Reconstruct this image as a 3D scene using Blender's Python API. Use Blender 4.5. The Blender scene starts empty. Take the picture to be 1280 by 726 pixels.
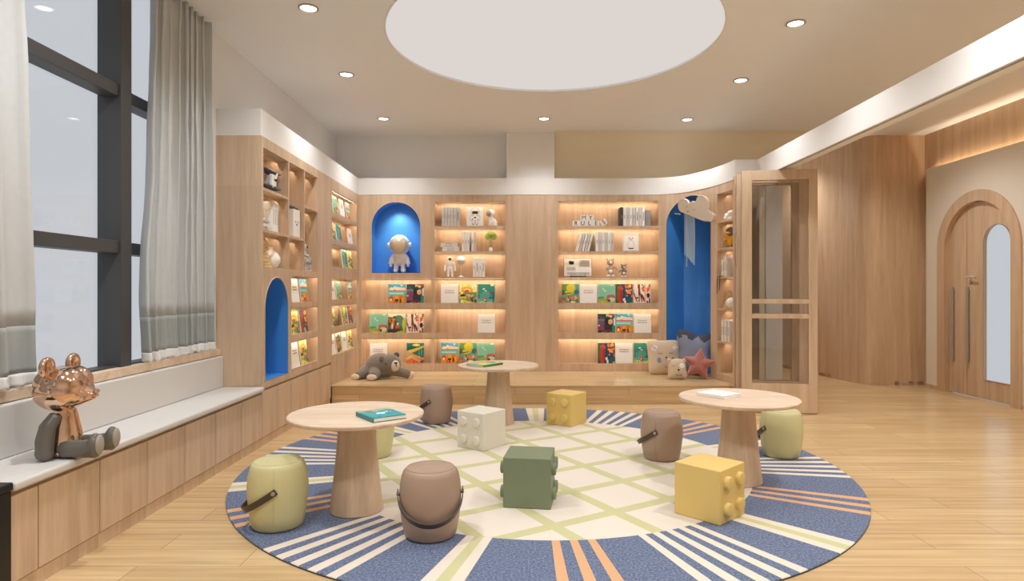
import bpy, bmesh, math, random
import numpy as np
from mathutils import Vector, Matrix
random.seed(7)
SC = bpy.context.scene
COL = SC.collection
PI = math.pi
F, CX, CH = 786.0, 644.0, 1.25          # lens in pixels, vanishing point, camera height

def wx(px, Y): return (px-CX)*Y/F
def wz(py, Y): return CH-(py-363.0)*Y/F

# ------------------------------------------------------------------ materials
def s2l(c):
    return tuple((v/12.92 if v <= .04045 else ((v+.055)/1.055)**2.4) for v in c)
def rgb(r, g, b): return s2l((r/255., g/255., b/255.))+(1.0,)
MATS = {}
def base_mat(name):
    m = bpy.data.materials.new(name); m.use_nodes = True
    nt = m.node_tree; b = nt.nodes['Principled BSDF']
    return m, nt, b
def nn(nt, t, **kw):
    n = nt.nodes.new(t)
    for k, v in kw.items(): setattr(n, k, v)
    return n
def plain(name, c, rough=.6, metal=0, var=.04, vscale=6, bump=0, bscale=200, sheen=0, spec=.5, coat=0):
    m, nt, b = base_mat(name)
    tc = nn(nt, 'ShaderNodeTexCoord'); no = nn(nt, 'ShaderNodeTexNoise'); no.inputs['Scale'].default_value = vscale
    no.inputs['Detail'].default_value = 3
    nt.links.new(tc.outputs['Object'], no.inputs['Vector'])
    mx = nn(nt, 'ShaderNodeMix', data_type='RGBA')
    mx.inputs[6].default_value = tuple(v*(1-var) for v in c[:3])+(1,)
    mx.inputs[7].default_value = tuple(min(1, v*(1+var)) for v in c[:3])+(1,)
    nt.links.new(no.outputs['Fac'], mx.inputs[0]); nt.links.new(mx.outputs[2], b.inputs['Base Color'])
    b.inputs['Roughness'].default_value = rough; b.inputs['Metallic'].default_value = metal
    b.inputs['Specular IOR Level'].default_value = spec
    b.inputs['Sheen Weight'].default_value = sheen
    b.inputs['Coat Weight'].default_value = coat
    if bump:
        n2 = nn(nt, 'ShaderNodeTexNoise'); n2.inputs['Scale'].default_value = bscale; n2.inputs['Detail'].default_value = 2
        nt.links.new(tc.outputs['Object'], n2.inputs['Vector'])
        bp = nn(nt, 'ShaderNodeBump'); bp.inputs['Strength'].default_value = bump; bp.inputs['Distance'].default_value = .01
        nt.links.new(n2.outputs['Fac'], bp.inputs['Height']); nt.links.new(bp.outputs['Normal'], b.inputs['Normal'])
    MATS[name] = m; return m
def wood(name, c1, c2, scale=(14, 14, .9), rough=.5, spec=.35, joint=False):
    m, nt, b = base_mat(name)
    tc = nn(nt, 'ShaderNodeTexCoord'); mp = nn(nt, 'ShaderNodeMapping'); mp.inputs['Scale'].default_value = scale
    nt.links.new(tc.outputs['Object'], mp.inputs['Vector'])
    n1 = nn(nt, 'ShaderNodeTexNoise'); n1.inputs['Scale'].default_value = 1; n1.inputs['Detail'].default_value = 6
    n1.inputs['Distortion'].default_value = .6
    n2 = nn(nt, 'ShaderNodeTexNoise'); n2.inputs['Scale'].default_value = 7; n2.inputs['Detail'].default_value = 3
    for n in (n1, n2): nt.links.new(mp.outputs['Vector'], n.inputs['Vector'])
    ad = nn(nt, 'ShaderNodeMath', operation='MULTIPLY_ADD'); ad.inputs[1].default_value = .35
    nt.links.new(n2.outputs['Fac'], ad.inputs[0]); nt.links.new(n1.outputs['Fac'], ad.inputs[2])
    rp = nn(nt, 'ShaderNodeValToRGB'); e = rp.color_ramp.elements
    e[0].position = .45; e[0].color = c1; e[1].position = .9; e[1].color = c2
    nt.links.new(ad.outputs[0], rp.inputs['Fac']); out = rp.outputs['Color']
    if joint:      # veneer sheets meet at 2.08 m and every 1.22 m sideways, each a slightly different tone
        sp = nn(nt, 'ShaderNodeSeparateXYZ'); nt.links.new(tc.outputs['Object'], sp.inputs[0])
        xy = nn(nt, 'ShaderNodeMath', operation='ADD'); nt.links.new(sp.outputs['X'], xy.inputs[0]); nt.links.new(sp.outputs['Y'], xy.inputs[1])
        dv = nn(nt, 'ShaderNodeMath', operation='DIVIDE'); dv.inputs[1].default_value = 1.22; nt.links.new(xy.outputs[0], dv.inputs[0])
        fl = nn(nt, 'ShaderNodeMath', operation='FLOOR'); nt.links.new(dv.outputs[0], fl.inputs[0])
        gt = nn(nt, 'ShaderNodeMath', operation='GREATER_THAN'); gt.inputs[1].default_value = 2.085; nt.links.new(sp.outputs['Z'], gt.inputs[0])
        cb = nn(nt, 'ShaderNodeCombineXYZ'); nt.links.new(fl.outputs[0], cb.inputs[0]); nt.links.new(gt.outputs[0], cb.inputs[1])
        wn = nn(nt, 'ShaderNodeTexWhiteNoise'); nt.links.new(cb.outputs[0], wn.inputs['Vector'])
        mr = nn(nt, 'ShaderNodeMapRange'); mr.inputs['To Min'].default_value = .93; mr.inputs['To Max'].default_value = 1.02; nt.links.new(wn.outputs['Value'], mr.inputs['Value'])
        vm = nn(nt, 'ShaderNodeVectorMath', operation='SCALE'); nt.links.new(out, vm.inputs[0]); nt.links.new(mr.outputs['Result'], vm.inputs['Scale']); out = vm.outputs[0]
    nt.links.new(out, b.inputs['Base Color'])
    b.inputs['Roughness'].default_value = rough; b.inputs['Specular IOR Level'].default_value = spec
    MATS[name] = m; return m
def planks(name, c1, c2, c3, vertical=False, rough=.22):
    m, nt, b = base_mat(name)
    tc = nn(nt, 'ShaderNodeTexCoord'); sp = nn(nt, 'ShaderNodeSeparateXYZ'); cb = nn(nt, 'ShaderNodeCombineXYZ')
    nt.links.new(tc.outputs['Object'], sp.inputs[0])
    nt.links.new(sp.outputs['X'], cb.inputs['X']); nt.links.new(sp.outputs['Z' if vertical else 'Y'], cb.inputs['Y'])
    br = nn(nt, 'ShaderNodeTexBrick'); br.offset = .37; br.offset_frequency = 2
    br.inputs['Scale'].default_value = 1; br.inputs['Brick Width'].default_value = 1.25
    br.inputs['Row Height'].default_value = .105 if vertical else .19; br.inputs['Mortar Size'].default_value = .0016
    br.inputs['Mortar Smooth'].default_value = .2; br.inputs['Bias'].default_value = -.1
    br.inputs['Color1'].default_value = c1; br.inputs['Color2'].default_value = c2; br.inputs['Mortar'].default_value = c3
    nt.links.new(cb.outputs[0], br.inputs['Vector'])
    mp = nn(nt, 'ShaderNodeMapping'); mp.inputs['Scale'].default_value = (1.0, 22, 1)
    nt.links.new(cb.outputs[0], mp.inputs['Vector'])
    n1 = nn(nt, 'ShaderNodeTexNoise'); n1.inputs['Scale'].default_value = 1.3; n1.inputs['Detail'].default_value = 6
    n1.inputs['Distortion'].default_value = .5
    nt.links.new(mp.outputs['Vector'], n1.inputs['Vector'])
    rp = nn(nt, 'ShaderNodeValToRGB'); e = rp.color_ramp.elements
    e[0].position = .3; e[0].color = (.80, .78, .74, 1); e[1].position = .7; e[1].color = (1.06, 1.06, 1.06, 1)
    nt.links.new(n1.outputs['Fac'], rp.inputs['Fac'])
    mx = nn(nt, 'ShaderNodeMix', data_type='RGBA', blend_type='MULTIPLY'); mx.inputs[0].default_value = 1
    nt.links.new(br.outputs['Color'], mx.inputs[6]); nt.links.new(rp.outputs['Color'], mx.inputs[7])
    nt.links.new(mx.outputs[2], b.inputs['Base Color'])
    b.inputs['Roughness'].default_value = rough; b.inputs['Specular IOR Level'].default_value = .4
    MATS[name] = m; return m
def emit(name, c, s):
    m = bpy.data.materials.new(name); m.use_nodes = True; nt = m.node_tree; nt.nodes.clear()
    e = nn(nt, 'ShaderNodeEmission'); e.inputs[0].default_value = c; e.inputs[1].default_value = s
    o = nn(nt, 'ShaderNodeOutputMaterial'); nt.links.new(e.outputs[0], o.inputs[0]); MATS[name] = m; return m
def glass(name, tint, gloss=.06, rough=.02):
    m = bpy.data.materials.new(name); m.use_nodes = True; nt = m.node_tree; nt.nodes.clear()
    t = nn(nt, 'ShaderNodeBsdfTransparent'); t.inputs[0].default_value = tint
    g = nn(nt, 'ShaderNodeBsdfGlossy'); g.inputs['Roughness'].default_value = rough
    x = nn(nt, 'ShaderNodeMixShader'); x.inputs[0].default_value = gloss
    o = nn(nt, 'ShaderNodeOutputMaterial')
    nt.links.new(t.outputs[0], x.inputs[1]); nt.links.new(g.outputs[0], x.inputs[2]); nt.links.new(x.outputs[0], o.inputs[0])
    MATS[name] = m; return m

OAK = wood('oak_veneer', rgb(196, 168, 140), rgb(221, 195, 167), joint=True)
OAKH = wood('oak_horizontal', rgb(214, 188, 160), rgb(236, 214, 190), scale=(1.2, 16, 16))
OAKT = wood('oak_table', rgb(208, 182, 156), rgb(232, 210, 186), scale=(2, 14, 2))
OAKHALL = wood('oak_hall', rgb(198, 166, 134), rgb(222, 193, 162), rough=.33, joint=True)
EDGE = plain('oak_edge', rgb(226, 190, 146), .5)
FLOOR = planks('floor_planks', rgb(217, 188, 144), rgb(205, 174, 130), rgb(150, 116, 78))
PLAT = planks('platform_planks', rgb(218, 190, 148), rgb(206, 176, 132), rgb(152, 120, 84))
PLATV = planks('platform_riser', rgb(210, 180, 138), rgb(196, 164, 122), rgb(146, 112, 78), vertical=True)
WHITE = plain('white_paint', rgb(236, 234, 232), .7, var=.01)
WALLM = plain('wall_paint', rgb(235, 236, 238), .8, var=.01)
CEIL = plain('ceiling_paint', rgb(239, 240, 241), .85, var=.01)
SAND = plain('sand_wall_paint', rgb(238, 228, 204), .8, var=.01)  # yellow-beige tone for the upper wall right of the column
HALLW = plain('hall_wall_paint', rgb(234, 226, 212), .8, var=.01)
BLUE = plain('blue_lacquer', rgb(72, 148, 224), .45, var=.02)
SEAT = plain('seat_leather', rgb(216, 213, 209), .5, var=.02, bump=.05)
DARKF = plain('window_frame_metal', rgb(68, 68, 70), .5, var=.02)
BLACK = plain('black_lacquer', rgb(16, 15, 16), .4)
INK = plain('black_ink', rgb(34, 32, 34), .7)
INKG = plain('grey_ink', rgb(150, 142, 134), .8)
CURT = plain('curtain_linen', rgb(196, 199, 200), .9, var=.05, vscale=30, sheen=.2)
CURT2 = plain('curtain_band', rgb(162, 166, 164), .9, var=.05, vscale=30, sheen=.2)
CURT3 = plain('curtain_hem', rgb(232, 232, 230), .9, var=.03)
GOLD = plain('rose_gold', rgb(226, 192, 168), .1, metal=1, var=.02)
GREYG = plain('grey_glaze', rgb(104, 100, 94), .22, var=.03)
STEEL = plain('brushed_steel', rgb(176, 168, 160), .35, metal=1)
GREYBAR = plain('grey_handle', rgb(164, 156, 147), .45)
HANDLE = plain('pale_lever', rgb(214, 204, 194), .35, metal=.2)
MILK = plain('frosted', rgb(235, 235, 235), .5)
PAPER = plain('paper', rgb(246, 242, 236), .8)
WHITEB = plain('white_cover', rgb(247, 244, 240), .55)
GREYB = plain('grey_cover', rgb(214, 209, 206), .6)
DGREYB = plain('dark_cover', rgb(70, 66, 66), .6)
TEALC = plain('teal_cover', rgb(24, 122, 124), .4)
GREENC = plain('green_cover', rgb(60, 140, 50), .4)
STOOLG = plain('green_leather', rgb(206, 199, 148), .48, var=.03, bump=.04)
STOOLB = plain('brown_leather', rgb(170, 144, 125), .45, var=.03, bump=.04)
STRAP = plain('dark_strap', rgb(70, 56, 48), .4)
CREAMF = plain('cream_foam', rgb(226, 221, 206), .6, var=.02)
GREENF = plain('green_foam', rgb(122, 134, 106), .5, var=.02)
YELF = plain('mustard_foam', rgb(226, 196, 118), .5, var=.02)
PLUSH = plain('grey_plush', rgb(128, 118, 108), .95, var=.25, vscale=25, bump=.5, bscale=160, sheen=.4)
PLUSHD = plain('dark_grey_plush', rgb(92, 90, 90), .95, var=.2, vscale=25, sheen=.4)
CREAMP = plain('cream_plush', rgb(224, 208, 192), .95, var=.05, bump=.3)
CUSH = plain('beige_cotton', rgb(214, 192, 164), .9, var=.03, bump=.15)
CUSHB = plain('blue_grey_cotton', rgb(134, 142, 164), .9, var=.06, bump=.2)
CUSHD = plain('slate_fabric', rgb(72, 74, 86), .9, var=.15, vscale=40)
PINK = plain('dusty_pink_velvet', rgb(176, 108, 98), .8, var=.06, sheen=.5)
PIPING = plain('pink_piping', rgb(208, 150, 132), .8)
GREYBL = plain('grey_blue_patch', rgb(128, 148, 168), .8)
CERAM = plain('white_ceramic', rgb(246, 244, 241), .3, var=.01)
VISOR = plain('champagne_visor', rgb(228, 212, 184), .28, metal=.4)
CHECK = plain('checked_grey', rgb(150, 148, 148), .7, var=.3, vscale=120)
VISD = plain('grey_green_visor', rgb(160, 172, 166), .25)
VISORG = plain('amber_visor', rgb(150, 96, 20), .15, metal=.7)
SUIT = plain('space_suit', rgb(232, 228, 228), .55, var=.02)
RINGW = plain('pale_wood_rings', rgb(224, 196, 140), .5)
LEAF = plain('green_leaf', rgb(160, 182, 88), .5, var=.3, vscale=30)
STEM = plain('plant_stem', rgb(110, 104, 70), .6)
YELLOW = plain('yellow_cloth', rgb(236, 178, 40), .8)
GREYFIG = plain('grey_figure', rgb(110, 106, 102), .5)
BEIGEFIG = plain('beige_figure', rgb(176, 158, 136), .5)
PLANE = plain('slate_blue_toy', rgb(96, 104, 120), .5)
CLOUD = plain('cloud_board', rgb(228, 216, 202), .6)
YARN = plain('pale_yarn', rgb(170, 196, 226), .9)
YARNB = plain('blue_yarn', rgb(58, 132, 214), .9)
ORANGES = plain('orange_felt', rgb(216, 168, 126), .95, bump=.15)
CREAMS = plain('cream_felt', rgb(226, 214, 198), .95, bump=.15)
GREENS = plain('green_felt', rgb(200, 197, 150), .95, bump=.15)
GLASSW = glass('window_glass', (.985, .99, 1, 1), .04, .03)
GLASSD = glass('smoked_glass', (.93, .925, .92, 1), .04, .02)
GLASSF = glass('frosted_glass', (.97, .975, .985, 1), .03, .4)
LED = emit('led_warm', (1.0, .85, .66, 1), 18)
LEDC = emit('cove_led', (1.0, .82, .60, 1), 34)
LAMP = emit('downlight_lens', (1.0, .94, .86, 1), 9)
SKYP = emit('luminous_ceiling', (.76, .705, .665, 1), .95)

# blue melange felt
def felt():
    m, nt, b = base_mat('blue_felt')
    tc = nn(nt, 'ShaderNodeTexCoord'); no = nn(nt, 'ShaderNodeTexNoise'); no.inputs['Scale'].default_value = 90; no.inputs['Detail'].default_value = 4
    nt.links.new(tc.outputs['Object'], no.inputs['Vector'])
    rp = nn(nt, 'ShaderNodeValToRGB'); e = rp.color_ramp.elements
    e[0].position = .35; e[0].color = rgb(78, 90, 116); e[1].position = .68; e[1].color = rgb(126, 138, 166)
    nt.links.new(no.outputs['Fac'], rp.inputs['Fac']); nt.links.new(rp.outputs['Color'], b.inputs['Base Color'])
    b.inputs['Roughness'].default_value = .95; return m
FELT = felt()
# cream rug centre with the green lattice
def lattice():
    m, nt, b = base_mat('lattice_felt')
    tc = nn(nt, 'ShaderNodeTexCoord'); mp = nn(nt, 'ShaderNodeMapping', vector_type='TEXTURE')
    mp.inputs['Location'].default_value = (.345-.19, 3.876-4.546, 0); mp.inputs['Rotation'].default_value = (0, 0, math.radians(31)); mp.inputs['Scale'].default_value = (.415, .415, 1)
    nt.links.new(tc.outputs['Object'], mp.inputs['Vector'])
    sp = nn(nt, 'ShaderNodeSeparateXYZ'); nt.links.new(mp.outputs['Vector'], sp.inputs[0])
    outs = []
    for ax in ('X', 'Y'):
        a = nn(nt, 'ShaderNodeMath', operation='ADD'); a.inputs[1].default_value = .5; nt.links.new(sp.outputs[ax], a.inputs[0])
        fr = nn(nt, 'ShaderNodeMath', operation='FRACT'); nt.links.new(a.outputs[0], fr.inputs[0])
        s = nn(nt, 'ShaderNodeMath', operation='SUBTRACT'); s.inputs[1].default_value = .5; nt.links.new(fr.outputs[0], s.inputs[0])
        ab = nn(nt, 'ShaderNodeMath', operation='ABSOLUTE'); nt.links.new(s.outputs[0], ab.inputs[0])
        lt = nn(nt, 'ShaderNodeMath', operation='LESS_THAN'); lt.inputs[1].default_value = .09; nt.links.new(ab.outputs[0], lt.inputs[0])
        outs.append(lt)
    mxm = nn(nt, 'ShaderNodeMath', operation='MAXIMUM')
    nt.links.new(outs[0].outputs[0], mxm.inputs[0]); nt.links.new(outs[1].outputs[0], mxm.inputs[1])
    mx = nn(nt, 'ShaderNodeMix', data_type='RGBA'); mx.inputs[6].default_value = rgb(226, 216, 202); mx.inputs[7].default_value = rgb(200, 197, 150)
    nt.links.new(mxm.outputs[0], mx.inputs[0]); nt.links.new(mx.outputs[2], b.inputs['Base Color'])
    no = nn(nt, 'ShaderNodeTexNoise'); no.inputs['Scale'].default_value = 150; nt.links.new(tc.outputs['Object'], no.inputs['Vector'])
    bp = nn(nt, 'ShaderNodeBump'); bp.inputs['Strength'].default_value = .15; bp.inputs['Distance'].default_value = .01
    nt.links.new(no.outputs['Fac'], bp.inputs['Height']); nt.links.new(bp.outputs['Normal'], b.inputs['Normal'])
    b.inputs['Roughness'].default_value = .95; return m
LATT = lattice()
def artmat():
    m, nt, b = base_mat('printed_cover')
    a = nn(nt, 'ShaderNodeAttribute'); a.attribute_name = 'print'
    nt.links.new(a.outputs['Color'], b.inputs['Base Color']); b.inputs['Roughness'].default_value = .4; return m
ART = artmat()

# ------------------------------------------------------------------ mesh builder
class MB:
    def __init__(s): s.v = []; s.f = []; s.m = []; s.x = Matrix.Identity(4); s.mi = 0
    def add(s, vs, fs):
        n = len(s.v)
        s.v += [tuple(s.x @ Vector(p)) for p in vs]
        for f in fs: s.f.append(tuple(i+n for i in f)); s.m.append(s.mi)
        return s
    def box(s, x0, x1, y0, y1, z0, z1):
        vs = [(x0,y0,z0),(x1,y0,z0),(x1,y1,z0),(x0,y1,z0),(x0,y0,z1),(x1,y0,z1),(x1,y1,z1),(x0,y1,z1)]
        return s.add(vs, [(0,3,2,1),(4,5,6,7),(0,1,5,4),(1,2,6,5),(2,3,7,6),(3,0,4,7)])
    def cbox(s, cx, cy, cz, w, d, h): return s.box(cx-w/2, cx+w/2, cy-d/2, cy+d/2, cz-h/2, cz+h/2)
    def lathe(s, prof, n=32, c=(0, 0, 0), cap=True):
        vs = []; fs = []
        for r, z in prof:
            for i in range(n):
                a = 2*PI*i/n; vs.append((c[0]+r*math.cos(a), c[1]+r*math.sin(a), c[2]+z))
        k = len(prof)
        for j in range(k-1):
            for i in range(n):
                i2 = (i+1) % n; fs.append((j*n+i, j*n+i2, (j+1)*n+i2, (j+1)*n+i))
        if cap:
            fs.append(tuple(range(n-1, -1, -1))); fs.append(tuple((k-1)*n+i for i in range(n)))
        return s.add(vs, fs)
    def sphere(s, c, r, n=20, k=12, rot=None):
        if not hasattr(r, '__len__'): r = (r, r, r)
        vs = []; fs = []
        R = rot or Matrix.Identity(3)
        for j in range(1, k):
            t = PI*j/k
            for i in range(n):
                a = 2*PI*i/n
                p = R @ Vector((r[0]*math.sin(t)*math.cos(a), r[1]*math.sin(t)*math.sin(a), r[2]*math.cos(t)))
                vs.append(tuple(p+Vector(c)))
        top = len(vs); vs.append(tuple(R @ Vector((0, 0, r[2]))+Vector(c))); vs.append(tuple(R @ Vector((0, 0, -r[2]))+Vector(c)))
        for j in range(k-2):
            for i in range(n):
                i2 = (i+1) % n; fs.append((j*n+i, (j+1)*n+i, (j+1)*n+i2, j*n+i2))
        for i in range(n):
            i2 = (i+1) % n; fs.append((top, i, i2)); fs.append((top+1, (k-2)*n+i2, (k-2)*n+i))
        return s.add(vs, fs)
    def tube(s, pts, rad, n=8, closed=False, flat=None):
        """round tube (radius or list of radii); flat=(w,t,axis) makes a strap"""
        pts = [Vector(p) for p in pts]; m = len(pts); vs = []; fs = []
        prev = None
        for j, p in enumerate(pts):
            a = pts[(j-1) % m] if (closed or j > 0) else p
            b = pts[(j+1) % m] if (closed or j < m-1) else p
            t = (b-a).normalized()
            if prev is None:
                u = t.orthogonal().normalized()
            else:
                u = (prev-t*prev.dot(t)).normalized()
            if flat: u = Vector(flat[2]); u = (u-t*u.dot(t)).normalized()
            w = t.cross(u); prev = u
            r = rad[j] if hasattr(rad, '__len__') else rad
            for i in range(n):
                an = 2*PI*i/n+(PI/4 if flat else 0)
                if flat: q = p+u*(flat[0]*.5*(1 if math.cos(an) > 0 else -1))+w*(flat[1]*.5*(1 if math.sin(an) > 0 else -1))
                else: q = p+u*(r*math.cos(an))+w*(r*math.sin(an))
                vs.append(tuple(q))
        for j in range(m if closed else m-1):
            j2 = (j+1) % m
            for i in range(n):
                i2 = (i+1) % n; fs.append((j*n+i, j*n+i2, j2*n+i2, j2*n+i))
        if not closed:
            fs.append(tuple(range(n-1, -1, -1))); fs.append(tuple((m-1)*n+i for i in range(n)))
        return s.add(vs, fs)
    def prism(s, poly, d0, d1, plane='xz'):
        """extrude 2-D outline; plane xz extrudes along y, xy along z, yz along x"""
        n = len(poly)
        def P(a, b, d): return {'xz': (a, d, b), 'xy': (a, b, d), 'yz': (d, a, b)}[plane]
        vs = [P(a, b, d0) for a, b in poly]+[P(a, b, d1) for a, b in poly]
        fs = [tuple(range(n)), tuple(range(2*n-1, n-1, -1))]+[(i, i+n, (i+1) % n+n, (i+1) % n) for i in range(n)]
        return s.add(vs, fs)
    def build(s, name, mats, parent=None, smooth=0, bevel=0, seg=2, fix=True):
        me = bpy.data.meshes.new(name); me.from_pydata(s.v, [], s.f)
        if not isinstance(mats, (list, tuple)): mats = [mats]
        for m in mats: me.materials.append(m)
        for p, i in zip(me.polygons, s.m): p.material_index = i
        if fix:
            bm = bmesh.new(); bm.from_mesh(me); bmesh.ops.recalc_face_normals(bm, faces=bm.faces); bm.to_mesh(me); bm.free()
        if smooth:
            me.polygons.foreach_set('use_smooth', [True]*len(me.polygons))
            me.set_sharp_from_angle(angle=math.radians(smooth))
        o = bpy.data.objects.new(name, me); COL.objects.link(o)
        if parent: o.parent = parent
        if bevel:
            b = o.modifiers.new('Bevel', 'BEVEL'); b.width = bevel; b.segments = seg; b.limit_method = 'ANGLE'; b.angle_limit = math.radians(35)
            if not smooth:
                me.polygons.foreach_set('use_smooth', [True]*len(me.polygons)); b.harden_normals = True
        return o
def remesh(o, vox=.008, smooth=6):
    r = o.modifiers.new('Remesh', 'REMESH'); r.mode = 'VOXEL'; r.voxel_size = vox; r.use_smooth_shade = True
    s = o.modifiers.new('Smooth', 'SMOOTH'); s.iterations = smooth; s.factor = .5
    return o
def tag(o, label=None, cat=None, group=None, kind=None):
    if label: o['label'] = label
    if cat: o['category'] = cat
    if group: o['group'] = group
    if kind: o['kind'] = kind
    return o
def thing(name, label, cat, loc=(0, 0, 0), rotz=0, group=None, kind=None):
    o = bpy.data.objects.new(name, None); COL.objects.link(o); o.empty_display_size = .05
    o.location = loc; o.rotation_euler = (0, 0, rotz); return tag(o, label, cat, group, kind)
def dup(root, loc, rotz, label, group=None, rot=None):
    def cp(o, par):
        c = o.copy(); COL.objects.link(c)
        if par: c.parent = par
        for ch in list(o.children): cp(ch, c)
        return c
    r = cp(root, None); r.location = loc; r.rotation_euler = rot or (0, 0, rotz); r['label'] = label
    if group: r['group'] = group
    return r
def text(body, size, mat, name, parent, loc, rot, align='CENTER', depth=.0008, sx=1, bold=0):
    cu = bpy.data.curves.new('t', 'FONT'); cu.body = body; cu.size = size; cu.extrude = depth; cu.offset = bold
    cu.align_x = align; cu.align_y = 'CENTER'
    t = bpy.data.objects.new('t', cu); COL.objects.link(t); bpy.context.view_layer.update()
    me = bpy.data.meshes.new_from_object(t.evaluated_get(bpy.context.evaluated_depsgraph_get()))
    bpy.data.objects.remove(t); me.materials.clear(); me.materials.append(mat)
    o = bpy.data.objects.new(name, me); COL.objects.link(o); o.parent = parent; o.location = loc; o.rotation_euler = rot; o.scale = (sx, 1, 1)
    return o

# ------------------------------------------------------------------ paths (plan curves of the cabinet fronts)
class Path:
    def __init__(s, pts, inward):   # pts dense polyline, inward = side (+1 left of travel, -1 right)
        s.p = [Vector(p) for p in pts]; s.k = inward; s.l = [0]
        for a, b in zip(s.p, s.p[1:]): s.l.append(s.l[-1]+(b-a).length)
    def seg(s, u):
        for i in range(len(s.p)-1):
            if u <= s.l[i+1] or i == len(s.p)-2: return i
    def at(s, u, d=0, n=None):
        i = s.seg(u); a, b = s.p[i], s.p[i+1]; t = (u-s.l[i])/(s.l[i+1]-s.l[i])
        q = a+(b-a)*t
        if n is None: n = s.nrm(u)
        return q+n*d
    def nrm(s, u):
        h = .03; A = s.raw(u-h); B = s.raw(u+h); d = (B-A).normalized()
        return Vector((-d.y, d.x))*s.k
    def raw(s, u):
        i = s.seg(u); a, b = s.p[i], s.p[i+1]; t = (u-s.l[i])/(s.l[i+1]-s.l[i]); return a+(b-a)*t
PL = Path([(-2.02, 0), (-2.02, 9)], 1)                # u = Y, inward -X
PB = Path([(-3, 8.12), (1.2, 8.12)], 1)               # u = X+3, inward +Y
def spline(P, n=10):
    out = []
    for i in range(1, len(P)-2):
        p0, p1, p2, p3 = [Vector(q) for q in P[i-1:i+3]]
        for k in range(n):
            t = k/n
            out.append(tuple(.5*((2*p1)+(p2-p0)*t+(2*p0-5*p1+4*p2-p3)*t*t+(3*p1-p0-3*p2+p3)*t**3)))
    out.append(tuple(P[-2])); return out
CURVE = spline([(0, 8.12), (.5, 8.12), (1.35, 8.12), (1.62, 8.115), (1.86, 8.085), (2.117, 7.945), (2.305, 7.60), (2.395, 7.27), (2.44, 6.97), (2.46, 6.7)])
PR = Path(CURVE, 1)                                   # starts at X=.5
def uR(x=None, y=None):                               # arc length on PR for a given x (first part) or y
    best = min(range(0, 2000), key=lambda i: abs((PR.raw(i*.0015)[0]-x) if x is not None else (PR.raw(i*.0015)[1]-y)))
    return best*.0015
PRLEN = PR.l[-1]
PH = Path([(5.32, 0), (5.32, 9)], -1)                 # hall right wall, u = Y, inward +X

class Op:
    def __init__(s, a, b, zb, zt, arch=False, back=True, D=None, skip=False):
        s.a, s.b, s.zb, s.z1, s.arch, s.back, s.D, s.skip = a, b, zb, zt, arch, back, D, skip
    def zt(s, u):
        if not s.arch: return s.z1
        r = (s.b-s.a)/2; c = (s.a+s.b)/2; return s.z1-r+math.sqrt(max(0, r*r-(u-c)**2))
def panel(mb, path, u0, u1, z0, ztop, ops, D, step=.08, backop=True, curved=False):
    zt = ztop if callable(ztop) else (lambda u: ztop)
    bs = {u0, u1}
    for o in ops:
        bs |= {o.a, o.b}
        if o.arch:
            n = 28
            for k in range(n+1): bs.add((o.a+o.b)/2-(o.b-o.a)/2*math.cos(PI*k/n))
    if callable(ztop):
        for k in range(33): bs.add((u0+u1)/2-(u1-u0)/2*math.cos(PI*k/32))
    if curved:
        n = int((u1-u0)/step)
        for k in range(n): bs.add(u0+(u1-u0)*k/n)
    bl = sorted(bs); out = []
    for b in bl:
        if not out or b-out[-1] > 1e-5: out.append(b)
    def P(u, d, z): q = path.at(u, d); return (q.x, q.y, z)
    for p, q in zip(out, out[1:]):
        m = (p+q)/2; act = sorted([o for o in ops if o.a < m < o.b], key=lambda o: o.zb)
        cur = (z0, z0); spans = []
        for o in act:
            spans.append((cur, (o.zb, o.zb))); cur = (o.zt(p), o.zt(q))
        spans.append((cur, (zt(p), zt(q))))
        for (a0, a1), (b0, b1) in spans:
            if b0-a0 < 1e-6 and b1-a1 < 1e-6: continue
            vs = [P(p, 0, a0), P(q, 0, a1), P(q, 0, b1), P(p, 0, b0), P(p, D, a0), P(q, D, a1), P(q, D, b1), P(p, D, b0)]
            mb.add(vs, [(0, 1, 2, 3), (7, 6, 5, 4), (0, 4, 5, 1), (3, 2, 6, 7)])
        for o in act:
            if o.back and backop:
                mb.add([P(p, D, o.zb), P(q, D, o.zb), P(q, D, o.zt(q)), P(p, D, o.zt(p))], [(0, 1, 2, 3)])
    for o in ops:
        for e in (o.a, o.b):
            t = o.zt(e)
            if t-o.zb > 1e-4: mb.add([P(e, 0, o.zb), P(e, D, o.zb), P(e, D, t), P(e, 0, t)], [(0, 1, 2, 3)])
    for e in (u0, u1):
        if not any(abs(o.a-e) < 1e-6 or abs(o.b-e) < 1e-6 for o in ops):
            mb.add([P(e, 0, z0), P(e, D, z0), P(e, D, zt(e)), P(e, 0, zt(e))], [(0, 1, 2, 3)])
def slab(path, u0, u1, d0, d1, z0, z1, curved=False, mb=None, step=.06):
    mb = mb or MB(); n = max(1, int((u1-u0)/step)) if curved else 1
    vs = []
    for k in range(n+1):
        u = u0+(u1-u0)*k/n
        for d, z in ((d0, z0), (d1, z0), (d1, z1), (d0, z1)):
            q = path.at(u, d); vs.append((q.x, q.y, z))
    fs = [(3, 2, 1, 0), tuple(4*n+i for i in range(4))]
    for k in range(n):
        for i in range(4):
            i2 = (i+1) % 4; fs.append((4*k+i, 4*k+i2, 4*k+4+i2, 4*k+4+i))
    return mb.add(vs, fs)
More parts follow.
